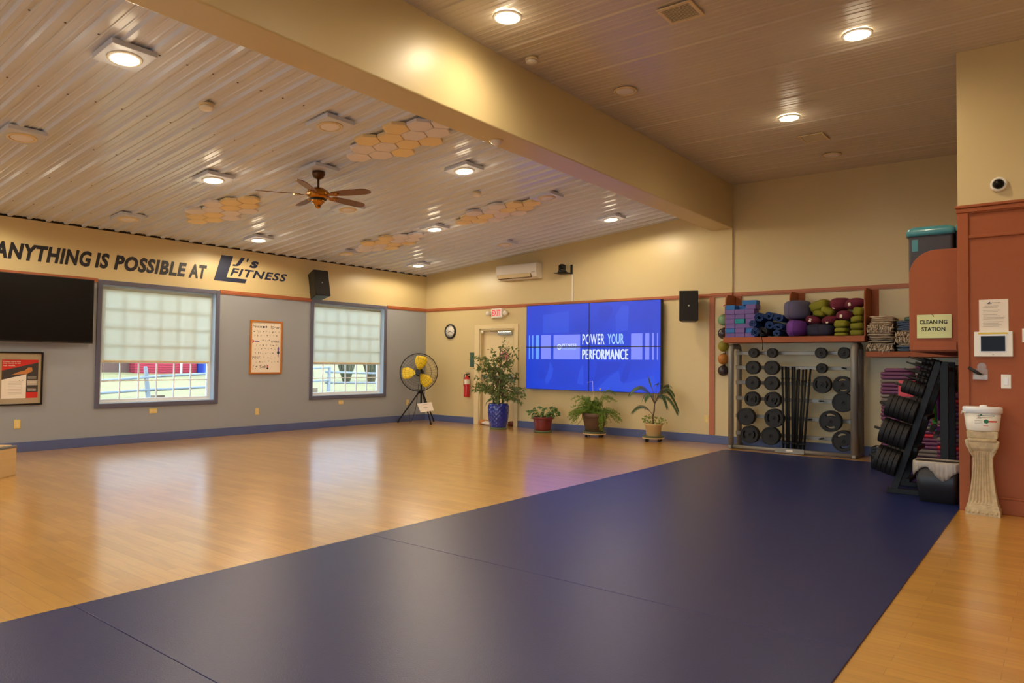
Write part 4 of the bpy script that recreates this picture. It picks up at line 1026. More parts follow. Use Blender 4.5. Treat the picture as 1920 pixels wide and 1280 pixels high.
tag(MB().face([o, o+d1*.27-Vector((0, 0, .0))+Vector((0, 0, .045)), o+d1*.25+up_*.19+Vector((0, 0, .03)), o-d1*.05+up_*.185]).build('paper_notice', 'paper', origin=tuple(o)), 'white paper notice hanging on the leg of the tripod fan', 'notice')
pn = bpy.data.objects['paper_notice']; so = pn.modifiers.new('thick', 'SOLIDIFY'); so.thickness = .002
m = MB()
for v, a, b in ((.78, .25, .75), (.45, .32, .68), (.40, .36, .64)):
    p = lambda u, w_: o+d1*(.26*u-.04*w_)+up_*(.187*w_)+Vector((0, 0, .045*u))+d1.cross(up_)*.003
    m.face([p(a, v), p(b, v), p(b, v+.035), p(a, v+.035)])
m.build('printed_lines', 'ink_grey', pn)
# ================================================================== wall shelves
XY = lambda z: Matrix(((1, 0, 0, 0), (0, 1, 0, 0), (0, 0, 1, z), (0, 0, 0, 1)))
YZ = lambda x: Matrix(((0, 0, 1, x), (1, 0, 0, 0), (0, 1, 0, 0), (0, 0, 0, 1)))      # poly in (y,z), extruded along x
XZ = lambda y: Matrix(((1, 0, 0, 0), (0, 0, -1, y), (0, 1, 0, 0), (0, 0, 0, 1)))     # poly in (x,z), extruded towards -y
SH = thing('wall_shelf', (8.05, -.25, 1.64), 'long orange wall shelf above the plate rack, holding blocks, mats and bolsters', 'shelf')
m = B(7.035, 9.06, -.50, -.03, 1.64, 1.715); m.build('shelf_board', 'orange_paint', SH, bevel=.004)
B(7.035, 9.06, -.512, -.50, 1.638, 1.722).build('front_lip', 'orange_paint', SH, bevel=.003)
def divider(x, parent, z0=1.715, z1=2.405, y0=-.44):
    r = .12; P = [(-.022, z0), (-.022, z1)]+[(y0+r-r*math.sin(PI/2*k/8), z1-r+r*math.cos(PI/2*k/8)) for k in range(9)]+[(y0, z0)]
    MB().prism(P, 0, .022, YZ(x)).build('divider', 'orange_paint', parent, bevel=.003)
    B(x, x+.11, -.022, -.001, z0, z1).build('wall_batten', 'orange_paint', parent, bevel=.003)
divider(7.04, SH); divider(8.02, SH); divider(9.038, SH)
S2 = thing('wall_shelf', (9.8, -.25, 1.425), 'lower orange wall shelf right of the plate rack, holding folded blankets', 'shelf')
B(9.062, 10.47, -.45, -.001, 1.425, 1.50).build('shelf_board', 'orange_paint', S2, bevel=.004)
S3 = thing('wall_shelf', (10.25, -1.9, 1.42), 'orange corner shelf with a rounded end panel carrying the cleaning sign', 'shelf')
B(10.05, 10.478, -3.38, -.452, 1.50-.06, 1.50).build('shelf_board', 'orange_paint', S3, bevel=.004)
r = .235; P = [(10.476, 1.455), (10.476, 2.425)]+[(10.045+r-r*math.sin(PI/2*k/12), 2.425-r+r*math.cos(PI/2*k/12)) for k in range(13)]+[(10.045, 1.455)]
MB().prism(P, 0, .022, XZ(-3.38)).build('end_panel', 'orange_paint', S3, bevel=.003)
B(10.075, 10.44, -3.418, -3.402, 1.452, 1.535).build('brace', 'orange_paint', S3, bevel=.003)
sg = thing('sign', (10.255, -3.41, 1.57), 'pale green sign reading CLEANING STATION pinned to the orange end panel', 'sign')
B(10.112, 10.400, -3.4215, -3.4195, 1.57, 1.796).build('sheet', 'paper_green', sg)
m = MB(); text_into(m, 'CLEANING', (10.135, -3.422, 1.705), WB, .232, .04, bold=.032, spacing=1.06); text_into(m, 'STATION', (10.152, -3.422, 1.635), WB, .198, .04, bold=.032, spacing=1.06)
m.build('lettering', 'ink', sg)
MB().tube([(10.235, -3.424, 1.80), (10.25, -3.426, 1.79), (10.255, -3.426, 1.775)], .003, 5).build('hook', 'bronze', sg)
bn = thing('storage_bin', (10.2, -3.0, 1.5), 'tall dark bin with rounded teal lid behind the orange end panel', 'bin')
def rrect(x0, x1, y0, y1, r, z, n=5):
    out = []
    for cx, cy, a0 in ((x1-r, y1-r, 0), (x0+r, y1-r, PI/2), (x0+r, y0+r, PI), (x1-r, y0+r, 1.5*PI)):
        for k in range(n+1): out.append(Vector((cx+r*math.cos(a0+PI/2*k/n), cy+r*math.sin(a0+PI/2*k/n), z)))
    return out
MB().loft([rrect(10.0, 10.385, -3.12, -2.72, .03, 1.502), rrect(9.995, 10.39, -3.12, -2.72, .03, 2.62)], sm=False).build('body', 'bin_dark', bn, bevel=.004)
MB().loft([rrect(9.975, 10.405, -3.14, -2.70, .045, 2.615), rrect(9.975, 10.405, -3.14, -2.70, .045, 2.66), rrect(9.985, 10.395, -3.13, -2.71, .05, 2.69), rrect(10.015, 10.365, -3.10, -2.74, .05, 2.71)]).build('lid', 'teal_plastic', bn)
B(10.03, 10.085, -3.124, -3.119, 2.46, 2.58).build('label_patch', 'teal_plastic', bn, bevel=.002)
B(9.985, 9.997, -3.0, -2.84, 1.55, 2.60).build('side_rib', 'teal_plastic', bn, bevel=.003)
b2 = thing('storage_bin', (10.44, -2.95, 1.5), 'mostly hidden dark bin with teal lid right of the taller bin', 'bin')
MB().loft([rrect(10.41, 10.474, -3.1, -2.74, .02, 1.502), rrect(10.41, 10.474, -3.1, -2.74, .02, 2.63)], sm=False).build('body', 'bin_dark', b2)
MB().loft([rrect(10.407, 10.477, -3.12, -2.72, .02, 2.63), rrect(10.407, 10.477, -3.12, -2.72, .02, 2.70)]).build('lid', 'teal_plastic', b2, bevel=.006)
# yoga blocks
cols = [['p', 'b', 'p', 'p', 'p', 'p', 'b'], ['p', 'p', 'p', 't', 'p', 'p'], ['p', 'b', 'p', 'p', 'p', 'p', 'p']]
protos = {}
def block(c, loc, label, rz=0.):
    mt = {'p': 'block_purple', 'b': 'block_blue', 't': 'block_teal'}[c]
    if c not in protos:
        o = B(-.075, .075, -.114, .114, 0, .072).build('yoga_block', mt, origin=(0, 0, 0), bevel=.006); protos[c] = o
    else:
        o = protos[c].copy(); COL.objects.link(o)
    o.location = loc; o.rotation_euler = (0, 0, rz); tag(o, label, 'yoga block', 'stacked yoga blocks')
xs = [7.138, 7.294, 7.450]; z0 = 1.7155
cname = {'p': 'purple', 'b': 'blue', 't': 'teal'}; lname = ['left', 'middle', 'right']
for i, cl in enumerate(cols):
    for k, c in enumerate(cl):
        block(c, (xs[i]+(.012*math.sin(k*2.3) if i == 2 else 0), -.375+.006*math.cos(k*3+i), z0+.0728*k+.0004), '%s foam yoga block, %s from the shelf in the %s stack' % (cname[c], ORD[k], lname[i]))
block('b', (7.305, -.24, z0+.0728*6), 'blue foam yoga block lying back on top of the middle stack')
block('b', (7.41, -.33, z0+.0728*7+.0005), 'blue foam yoga block on the very top of the right stack', PI/2)
# rolled mats
def rolled(x, z, r, label, rx=1., tail=0):
    m = MB(); turns = 2.6; n = 56; th = .0075; L = .50; y0 = -.535
    pts = []
    for i in range(n+1):
        a = 2*PI*turns*i/n; rr = r*.30+(r*.95-r*.30)*i/n; pts.append((rr*math.cos(a+tail)*rx, rr*math.sin(a+tail)/rx))
    rings = []
    for (px, pz) in pts:
        L_ = math.hypot(px, pz); ux, uz = px/L_*th/2, pz/L_*th/2
        rings.append([(x+px-ux, y0, z+pz-uz), (x+px+ux, y0, z+pz+uz), (x+px+ux, y0+L, z+pz+uz), (x+px-ux, y0+L, z+pz-uz)])
    m.loft(rings, sm=False)
    return tag(m.build('rolled_mat', 'mat_blue'), label, 'exercise mat', 'rolled blue mats')
for x, z, r, lb, rx in ((7.604, 2.02, .076, 'rolled blue mat on top of the pile next to the yoga blocks', 1), (7.512, 1.925, .06, 'rolled blue mat leaning against the yoga blocks, above the lowest one', 1), (7.545, 1.795, .07, 'rolled blue mat lowest beside the yoga blocks', .95), (7.752, 2.035, .066, 'rolled blue mat second from the left in the top of the pile', 1), (7.895, 1.998, .07, 'rolled blue mat in the top of the pile below the grey bolster', 1.1), (7.762, 1.892, .066, 'rolled blue mat in the middle of the pile', 1), (7.89, 1.868, .062, 'flattened rolled blue mat above the violet bolster’s left side', 1.15), (7.868, 1.773, .052, 'rolled blue mat on the shelf board left of the violet bolster', 1.05)):
    rolled(x, z, r, lb, rx)
s = thing('rolled_mat', (7.66, -.3, 1.72), 'dark grey strapped roll at the front of the mat pile with a dangling cord', 'exercise mat', 'rolled grey mats')
m = MB(); 
pts = []
for i in range(49):
    a = 2*PI*2.4*i/48; rr = .02+.048*i/48; pts.append((7.66+rr*math.cos(a), 1.80+rr*math.sin(a)))
m.loft([[(a, -.54, b), (a+.005, -.54, b+.005), (a+.005, -.1, b+.005), (a, -.1, b)] for a, b in pts], sm=False); m.build('roll', 'bin_dark', s)
MB().tube([(7.64, -.545, 1.84), (7.62, -.56, 1.78), (7.65, -.565, 1.72), (7.655, -.53, 1.66), (7.66, -.53, 1.60), (7.655, -.53, 1.52)], .005, 6).build('cord', 'black_rubber', s)
# bolsters and cushions
def cushion(name, c, dims, mt, label, e=(.7, .85), rot=(0, 0, 0), wob=.04, tag_at=None, seam=None, group=None, seed=0):
    rr = random.Random(seed); ph = [rr.uniform(0, 6) for _ in range(6)]
    X = Matrix.Rotation(rot[2], 4, 'Z') @ Matrix.Rotation(rot[1], 4, 'Y') @ Matrix.Rotation(rot[0], 4, 'X')
    t_ = thing(name, c, label, 'cushion', group)
    A, b_, d_ = dims
    fn = lambda p: Vector((p.x*(1+wob*math.sin(p.z/d_*2.2+ph[0])+wob*math.cos(p.y/b_*3+ph[1])), p.y*(1+wob*math.sin(p.x/A*2.7+ph[2])), p.z*(1+wob*math.cos(p.x/A*3.1+ph[3])+wob*.6*math.sin(p.y/b_*4+ph[4]))))
    MB().se(c, dims, e[0], e[1], X, 28, 16, fn).build('cover', mt, t_)
    if seam:
        sg_ = lambda v, q: math.copysign(abs(v)**q, v); pts = []
        for k in range(28):
            a = 2*PI*k/28
            if seam == 'x': p = Vector((0, b_*sg_(math.cos(a), e[0]), d_*sg_(math.sin(a), e[0])))
            else: p = Vector((A*sg_(math.cos(a), e[1]), b_*sg_(math.sin(a), e[1]), 0))
            pts.append(Vector(c)+X @ (fn(p)*1.005))
        MB().tube(pts, .004, 5, closed=True).build('piping', mt, t_)
    if tag_at:
        ux, uz = tag_at; p = Vector((ux*A, 0, uz*d_)); k = max(0, 1-abs(ux)**2-abs(uz)**2)**.5; p.y = -b_*min(1, k**.8+.02)
        q = Vector(c)+X @ p
        MB().box(-.016, .016, -.006, 0, -.022, .022, X=Matrix.Translation(q) @ X).build('care_tag', 'tag_white', t_)
    return t_
cushion('bolster', (8.12, -.335, 2.125), (.158, .27, .142), 'cloth_grey', 'large blue-grey bolster pointing out from the shelf above the violet one', (.55, .9), (math.radians(4), 0, math.radians(-14)), .02, seam='x')
cushion('bolster', (8.115, -.345, 1.844), (.155, .30, .127), 'cloth_violet', 'violet bolster on the shelf beneath the large blue-grey bolster', (.75, .95), (0, 0, math.radians(4)), .04, seam='x')
cushion('bolster', (8.44, -.30, 1.812), (.19, .22, .096), 'cloth_navy', 'navy bolster on the shelf right of the violet bolster', (.6, .6), (0, 0, 0), .02, seam='x')
mar = [((8.34, -.32, 1.962), (.108, .15, .07), (0, math.radians(14), 0), (-.1, -.1), 'maroon cushion above the left end of the navy bolster'),
       ((8.575, -.32, 1.957), (.112, .15, .066), (0, math.radians(-10), 0), (-.2, -.35), 'maroon cushion above the right end of the navy bolster'),
       ((8.775, -.36, 2.02), (.122, .15, .068), (0, math.radians(4), 0), (-.15, -.3), 'maroon cushion in the middle of the pile under the topmost maroon ones'),
       ((8.69, -.27, 2.185), (.15, .18, .10), (0, math.radians(-6), 0), (-.35, -.45), 'large maroon cushion on top of the pile'),
       ((8.90, -.31, 2.185), (.13, .16, .075), (0, math.radians(-10), 0), (-.35, -.1), 'maroon cushion on top of the pile against the right divider')]
for i, (c, d, ro, tg, lb) in enumerate(mar): cushion('cushion', c, d, 'cloth_maroon', lb, (.8, .9), ro, .06, tg, 'z', 'maroon cushions', i+3)
grn = [((8.415, -.27, 2.17), (.14, .17, .078), (0, math.radians(-18), 0), 'olive green cushion leaning on the large grey bolster'),
       ((8.545, -.30, 2.09), (.095, .15, .06), (0, math.radians(28), 0), 'tilted olive green cushion left of the large maroon one'),
       ((8.43, -.30, 2.06), (.09, .14, .05), (0, math.radians(8), 0), 'olive green cushion between the grey bolster and the maroon cushion'),
       ((8.965, -.36, 2.065), (.072, .15, .062), (0, math.radians(10), 0), 'olive green cushion below the topmost maroon at the right divider'),
       ((8.945, -.36, 1.958), (.088, .15, .048), (0, math.radians(-8), 0), 'olive green cushion fourth from the shelf in the right stack'),
       ((8.745, -.38, 1.895), (.098, .15, .056), (0, 0, 0), 'olive green cushion at the top of the left folded stack'),
       ((8.945, -.36, 1.86), (.09, .15, .05), (0, math.radians(-3), 0), 'olive green cushion in the middle of the right stack'),
       ((8.745, -.38, 1.805), (.095, .15, .036), (0, 0, 0), 'olive green cushion in the middle of the left folded stack'),
       ((8.945, -.36, 1.764), (.088, .15, .046), (0, 0, 0), 'olive green cushion at the bottom of the right stack'),
       ((8.745, -.39, 1.743), (.088, .15, .026), (0, 0, 0), 'olive green cushion at the bottom of the left folded stack')]
for i, (c, d, ro, lb) in enumerate(grn): cushion('cushion', c, d, 'cloth_green', lb, (.55, .6), ro, .04, None, None, 'olive cushions', i+20)
# folded blankets
def blanket(x, z, w_, h_, mt, label, fringe=False, y0=-.45, seed=0):
    rr = random.Random(seed); t_ = thing('folded_blanket', (x, -.25, z), label, 'blanket', 'folded blankets')
    m = MB(); n = 3
    lay = h_/n
    for k in range(n):
        zz = z+lay*(k+.5); jx = rr.uniform(-.015, .015); hw = w_/2+rr.uniform(-.012, .004)
        ph = rr.uniform(0, 6)
        m.se((x+jx, y0+.19, zz), (hw, .19, lay*.56), .45, .35, None, 26, 8, lambda p: Vector((p.x, p.y, p.z+.006*math.sin(p.x*30+ph)+.003*math.cos(p.y*40+ph))))
    m.build('folds', mt, t_)
    if fringe:
        m = MB()
        for i in range(46):
            a = x-w_/2+w_*(i+.5)/46; b = rr.uniform(.3, 1)*h_; L = rr.uniform(.03, .07)
            m.tube([(a, y0+.01, z+b), (a+rr.uniform(-.01, .01), y0-.025, z+b-L*.3), (a+rr.uniform(-.02, .02), y0-.03, z+b-L)], [.0045, .005, .003], 5)
        m.build('fringe', 'fringe', t_)
    return t_
lv = [('blanket_dark', .115, True, 'bottom'), ('blanket_dark', .06, False, 'second from the bottom'), ('blanket_cream', .105, False, 'middle'), ('blanket_cream', .095, True, 'second from the top'), ('blanket_tan', .05, False, 'just under the top'), ('blanket_tan', .06, False, 'top')]
z = 1.503
for i, (mt, h_, fr, nm_) in enumerate(lv):
    blanket(9.245+(.015 if i > 3 else 0), z, .33-.02*(i > 4), h_, mt, 'cream and grey folded blanket, %s of the left blanket stack' % nm_, fr, seed=i); z += h_
lv = [('blanket_blue', .07, False, 'blue', 'bottom'), ('blanket_dark', .06, False, 'grey and white', 'second from the bottom'), ('blanket_cream', .07, True, 'cream', 'third from the bottom'), ('blanket_cream', .08, True, 'cream fringed', 'third from the top'), ('blanket_blue', .07, False, 'blue', 'second from the top'), ('blanket_blue', .06, False, 'blue grey', 'top')]
z = 1.503
for i, (mt, h_, fr, cn, nm_) in enumerate(lv):
    blanket(9.60, z, .34, h_, mt, '%s folded blanket, %s of the right blanket stack' % (cn, nm_), fr, seed=i+30); z += h_
tag(MB().se((9.68, -.26, z+.03), (.16, .17, .035), .5, .5, fn=lambda p: p+Vector((0, 0, .3*p.x*(p.x > 0)))).build('folded_blanket', 'sign_green'), 'dark green folded blanket lying on top of the right blanket stack', 'blanket')
# hanging balls
BH = thing('ball_tether', (6.89, -.1, 1.2), 'black strap holding a column of exercise balls beside the shelf', 'strap')
m = MB().tube([(6.89, -.045, 2.25), (6.89, -.05, 1.2)], .006, 6)
zs = [(2.02, 'ball_mint', 'pale green'), (1.80, 'ball_dark', 'dark speckled'), (1.593, 'ball_olive', 'olive green'), (1.386, 'ball_orange', 'orange'), (1.20, 'ball_dark', 'dark glossy')]
for zz, a, b in zs: m.cyl((6.89, -.05, zz+.088), (6.89, -.12, zz+.094), .008, n=8)
m.build('strap', 'black_rubber', BH); MB().tube([(6.89, -.045, 2.24), (6.905, -.09, 2.27), (6.89, -.12, 2.25)], .008, 6).build('hook', 'rail_wood', BH)
for zz, a, b in zs:
    o = MB().se((6.895, -.135, zz), (.088, .088, .088), 1, 1, None, 28, 16).build('exercise_ball', a)
    tag(o, '%s ball, %s in the column hanging left of the plate rack' % (b, {2.02: 'topmost', 1.80: 'second from the top', 1.593: 'middle', 1.386: 'second from the bottom', 1.20: 'lowest'}[zz]), 'ball', 'hanging exercise balls')
# ================================================================== plate rack with barbells
R_ = thing('plate_rack', (8.05, -.33, 0), 'wide silver tube rack holding weight plates and barbells under the orange shelf', 'weight rack')
for x, w_ in ((7.16, .042), (8.925, .05)):
    P = [(-.50, .05), (-.50, 1.48), (-.488, 1.53), (-.46, 1.565), (-.42, 1.58), (-.20, 1.585), (-.165, 1.57), (-.15, 1.53), (-.15, .05)]
    fr = MB().tube([(x, y, z) for y, z in P], w_, 14).build('end_frame', 'silver_paint', R_)
    B(x-.03, x+.03, -.56, -.05, .006, .055).build('foot', 'silver_paint', R_, bevel=.01)
    m = MB()
    for k in range(26): m.cyl((x+w_*.99, -.15, .2+.05*k), (x+w_*1.02, -.15, .2+.05*k), .007, n=8)
    m.build('adjustment_holes', 'black_plastic', fr)
RZ = [.23, .50, .775, 1.022, 1.257, 1.48]
RN = ['bottom', 'fifth', 'fourth', 'third', 'second', 'top']
rails = []
for z in RZ:
    m = B(7.16, 8.925, -.30, -.27, z-.028, z+.028); m.box(7.16, 8.925, -.305, -.30, z+.018, z+.028); m.box(7.16, 8.925, -.305, -.30, z-.028, z-.018)
    rails.append(m.build('rail', 'silver_paint', R_, bevel=.003))
MB().cyl((7.16, -.50, .035), (8.925, -.50, .035), .028, n=14).build('base_bar', 'silver_paint', R_)
tr_ = B(7.85, 8.265, -.555, -.44, .010, .016); tr_.box(7.85, 8.265, -.56, -.552, .008, .075); tr_.box(7.85, 8.265, -.445, -.438, .008, .06); tr_.box(7.85, 7.856, -.555, -.44, .01, .06); tr_.box(8.259, 8.265, -.555, -.44, .01, .06)
ty = tr_.build('barbell_tray', 'silver_paint', R_)
B(8.005, 8.105, -.5625, -.56, .03, .052).build('maker_plate', 'tag_white', ty)
def peg(k, x):
    z = RZ[k]; MB().cyl((x, -.30, z), (x, -.50, z+.01), .013, n=10).build('peg', 'black_metal', rails[k])
plate_cache = {}
def plate_mesh(R, th, slots, name='weight_plate', rot=0.):
    key = (round(R, 3), th, slots, rot)
    if key in plate_cache: return plate_cache[key]
    m = MB(); bm = m.bm; nt = 36
    rad = [.013, .03, .034, .52*R, .72*R, .84*R, .87*R, .97*R, R]; tk = [th/2, th/2, th*.36, th*.33, th*.33, th*.36, th/2, th/2, th*.4]
    V = [[[bm.verts.new((r*math.cos(2*PI*i/nt+rot), s*t_, r*math.sin(2*PI*i/nt+rot))) for i in range(nt)] for r, t_ in zip(rad, tk)] for s in (-1, 1)]
    hole = lambda j, i: slots and j == 3 and (5 <= i % 18 <= 12) if slots else False
    nj = len(rad)-1
    for j in range(nj):
        for i in range(nt):
            if hole(j, i): continue
            k = (i+1) % nt
            for s in (0, 1): m._f([V[s][j][i], V[s][j+1][i], V[s][j+1][k], V[s][j][k]], 0, False)
            for (a, b, hj, hi) in (((j, i), (j+1, i), j, i-1), ((j, k), (j+1, k), j, k)):
                if hole(hj, hi % nt): m._f([V[0][a[0]][a[1]], V[0][b[0]][b[1]], V[1][b[0]][b[1]], V[1][a[0]][a[1]]])
            for hj, jj in ((j-1, j), (j+1, j+1)):
                if hj < 0 or hj >= nj or hole(hj, i): m._f([V[0][jj][i], V[0][jj][k], V[1][jj][k], V[1][jj][i]])
    o = m.build(name, 'black_rubber', origin=(0, 0, 0)); o.name = name
    plate_cache[key] = o.data; bpy.data.objects.remove(o); return plate_cache[key]
def plate(me, loc, label, group, rot=None, name='weight_plate'):
    o = bpy.data.objects.new(name, me); COL.objects.link(o); o.location = loc
    if rot: o.rotation_euler = rot
    return tag(o, label, 'weight plate', group)
PLS = [(5, 7.492, .072, 0), (5, 7.772, .072, 0), (5, 8.468, .078, 0), (5, 8.779, .080, 0), (4, 7.481, .104, 0), (4, 7.764, .107, 0), (4, 8.477, .072, 0),
       (3, 7.476, .104, 0), (3, 7.764, .107, 0), (3, 8.484, .125, 1.57), (3, 8.757, .128, .1), (2, 7.47, .112, 1.5), (2, 7.779, .118, 1.2), (2, 8.76, .140, 0),
       (1, 7.376, .133, 0), (1, 7.802, .140, 1.57), (1, 8.595, .152, .0), (0, 7.433, .136, 1.57), (0, 7.748, .136, 0), (0, 8.764, .149, .3)]
SL_ = {(3, 8.484), (3, 8.757), (2, 7.47), (2, 7.779), (1, 7.802), (1, 8.595), (0, 7.433), (0, 8.764)}
cnt = {}
for k, x, R, ro in PLS:
    q = cnt[k] = cnt.get(k, 0)+1
    peg(k, x); sl = (k, x) in SL_
    me = plate_mesh(R, .036, sl, rot=ro)
    for d, nm_ in enumerate(('front', 'middle', 'rear')):
        plate(me, (x, -.455+.0375*d, RZ[k]), 'black %splate, %s of %s stack from left, %s rail of silver rack' % ('slotted ' if sl else 'round ', nm_, ORD[q-1], RN[k]), 'plates on the silver rack')
for k, x in ((4, 8.77), (2, 8.46), (0, 8.46), (1, 8.30)): peg(k, x)
bars = [(7.905, 7.958, 1.272), (7.945, 8.0, 1.275), (7.99, 8.032, 1.272), (8.04, 8.077, 1.275), (8.085, 8.105, 1.275), (8.15, 8.14, 1.245), (8.195, 8.168, 1.235), (8.25, 8.20, 1.24), (8.30, 8.235, 1.247), (8.115, 8.115, 1.23)]
for i, (xt, xb, zt) in enumerate(sorted(bars)):
    yb, yt = (-.505 if i % 2 == 0 else -.475), (-.385 if i % 2 == 0 else -.345)
    b_ = thing('barbell', (xb, yb, .017), 'slim black barbell standing in the rack tray, %s from the left by its top' % ORD[i], 'barbell', 'barbells in the rack tray')
    A, E_ = Vector((xb, yb, .018)), Vector((xt, yt, zt)); 
    MB().cyl(A, E_, .0145, n=12).build('bar', 'black_metal', b_)
    for u in (.10, .86):
        p = A.lerp(E_, u); d = (E_-A).normalized(); m = MB().cyl(p-d*.012, p+d*.012, .019, n=12); m.build('collar', 'black_metal', b_)
# ================================================================== plate tree
TR = thing('plate_tree', (10.07, -2.9, 0), 'black slanted plate storage stand between the trash can and the step stacks', 'weight rack')
DV = Vector((.406, 0, 1.349)).normalized(); UV = Vector((-DV.z, 0, DV.x))
foot, topx = 9.865, 10.265
for y, nm_ in ((-3.17, 'near'), (-2.62, 'far')):
    MB().prism([(foot-.03, .05), (foot+.035, .05), (topx+.035, 1.345), (topx-.03, 1.345)], 0, .05, XZ(y+.025)).build('slanted_post', 'black_metal', TR, bevel=.004)
    B(10.275, 10.345, y-.025, y+.025, .05, 1.345).build('upright_post', 'black_metal', TR, bevel=.004)
    B(9.80, 10.40, y-.03, y+.03, .008, .06).build('base_bar', 'black_metal', TR, bevel=.004)
for x, z in ((9.93, .14), (10.0, .46), (10.09, .78), (10.2, 1.15)):
    B(x+.03, x+.07, -3.15, -2.64, z-.02, z+.02).build('cross_bar', 'black_metal', TR, bevel=.003)
B(10.29, 10.33, -3.145, -2.645, 1.25, 1.29).build('cross_bar', 'black_metal', TR, bevel=.003)
rotm = Matrix((( -UV.z, UV.x, 0), (0, 0, -1), (UV.x, UV.z, 0))).transposed()
ang = math.atan2(UV.z, -UV.x)
def treepl(y, h_, R, n, th, lvl, side, empty=False):
    s0 = Vector((foot-.03+(h_-.05)*.3088, y, h_))
    nn = .0 if empty else n*th
    MB().cyl(s0, s0+UV*(nn+.075), .013, n=10).build('peg', 'black_metal', TR)
    for i in range(n):
        me = plate_mesh(R, th*.94, False)
        c = s0+UV*(th*(i+.5)+.004)
        # mesh axis is Y: turn it onto the peg
        q = Vector((0, 1, 0)).rotation_difference(UV).to_euler()
        o = plate(me, c, 'black plate, %s from outer end, %s, %s post of slanted stand' % (ORD[n-1-i], lvl, side), 'plates on the slanted stand', q)
treepl(-3.17, .30, .135, 5, .043, 'bottom stack', 'near'); treepl(-3.17, .575, .132, 5, .050, 'second stack up', 'near')
treepl(-3.17, .825, .118, 6, .046, 'third stack up', 'near'); treepl(-3.17, 1.045, .070, 5, .040, 'small-plate stack', 'near')
treepl(-2.62, .30, .135, 5, .043, 'bottom stack', 'far'); treepl(-2.62, .575, .132, 3, .050, 'second stack up', 'far'); treepl(-2.62, .86, .10, 3, .046, 'third stack up', 'far')
for h_ in (1.14, 1.205, 1.27, 1.325):
    for y, nm_ in ((-3.17, 'near'), (-2.62, 'far')):
        treepl(y, h_, .028, 3, .035, '%s small peg' % {1.14: 'lowest', 1.205: 'second', 1.27: 'third', 1.325: 'top'}[h_], nm_)
        s0 = Vector((foot-.03+(h_-.05)*.3088, y, h_)); MB().cyl(s0, s0+UV*.24, .008, n=8).build('peg', 'black_metal', TR)
tag(B(9.815, 9.955, -2.612, -2.60, .975, 1.14).box(9.82, 9.84, -2.60, -2.35, .98, 1.14).box(9.82, 9.98, -2.36, -2.34, .98, 1.14).box(9.82, 9.98, -2.60, -2.35, .965, .98).box(9.90, 9.98, -2.50, -2.46, .965, 1.0).build('red_bracket', 'red_plastic'), 'bright red plastic holder hooked on the slanted stand behind the small plates', 'holder')
# step platforms stacked on end
cyc = ['p', 'p', 'g', 'p', 'p', 'p', 'g', 'g', 'g', 'p', 'p', 'p', 'p', 'g', 'v', 'p', 'p', 'r', 'v', 'p', 'p', 'g', 'p', 'v', 'p']
mts = {'p': ('step_plum', 'plum'), 'g': ('step_grey', 'grey'), 'v': ('step_violet', 'violet'), 'r': ('step_red', 'red'), 'm': ('step_magenta', 'magenta')}
sp = {}
def step(c, loc, label, grp):
    if c not in sp:
        m = MB().loft([rrect(-.185, .185, -.40, .40, .05, 0), rrect(-.195, .195, -.41, .41, .06, .008), rrect(-.197, .197, -.412, .412, .06, .03), rrect(-.19, .19, -.405, .405, .055, .0425), rrect(-.17, .17, -.385, .385, .05, .0465)])
        sp[c] = o = m.build('step_platform', mts[c][0], origin=(0, 0, 0))
    else: o = sp[c].copy(); COL.objects.link(o)
    o.location = loc; tag(o, label, 'step platform', grp)
rnd = random.Random(21)
n = len(cyc)
for k, c in enumerate(cyc):
    step(c, (9.522+rnd.uniform(-.004, .004), -.52+rnd.uniform(-.008, .008), .004+.0488*(n-1-k)), '%s exercise step, %s from the top of the left step stack' % (mts[c][1], ORD[k]), 'left stack of exercise steps')
tag(MB().loft([rrect(9.37, 9.69, -.88, -.18, .05, .004+.0488*n), rrect(9.355, 9.70, -.89, -.17, .06, .03+.0488*n), rrect(9.385, 9.675, -.87, -.19, .05, .052+.0488*n)]).build('step_platform', 'step_plum'), 'thick plum exercise step lying on top of the left step stack', 'step platform')
c2 = ['p', 'p', 'g', 'p', 'm', 'g', 'p', 'r', 'p', 'p', 'v', 'p', 'g', 'p', 'p', 'v', 'g', 'p', 'r', 'p', 'p', 'p', 'g', 'g', 'p', 'p', 'g']
for k, c in enumerate(c2):
    step(c, (9.925+rnd.uniform(-.004, .004), -.52+rnd.uniform(-.008, .008), .004+.0488*(len(c2)-1-k)), '%s exercise step, %s from the top of the right step stack' % (mts[c][1], ORD[k]), 'right stack of exercise steps')
for k in range(20):
    c = c2[(k+6) % len(c2)]; step(c, (10.272, -1.45, .004+.0488*(19-k)), '%s exercise step, %s from top of the corner stack behind the slanted stand' % (mts[c][1], ORD[k]), 'corner stack of exercise steps')
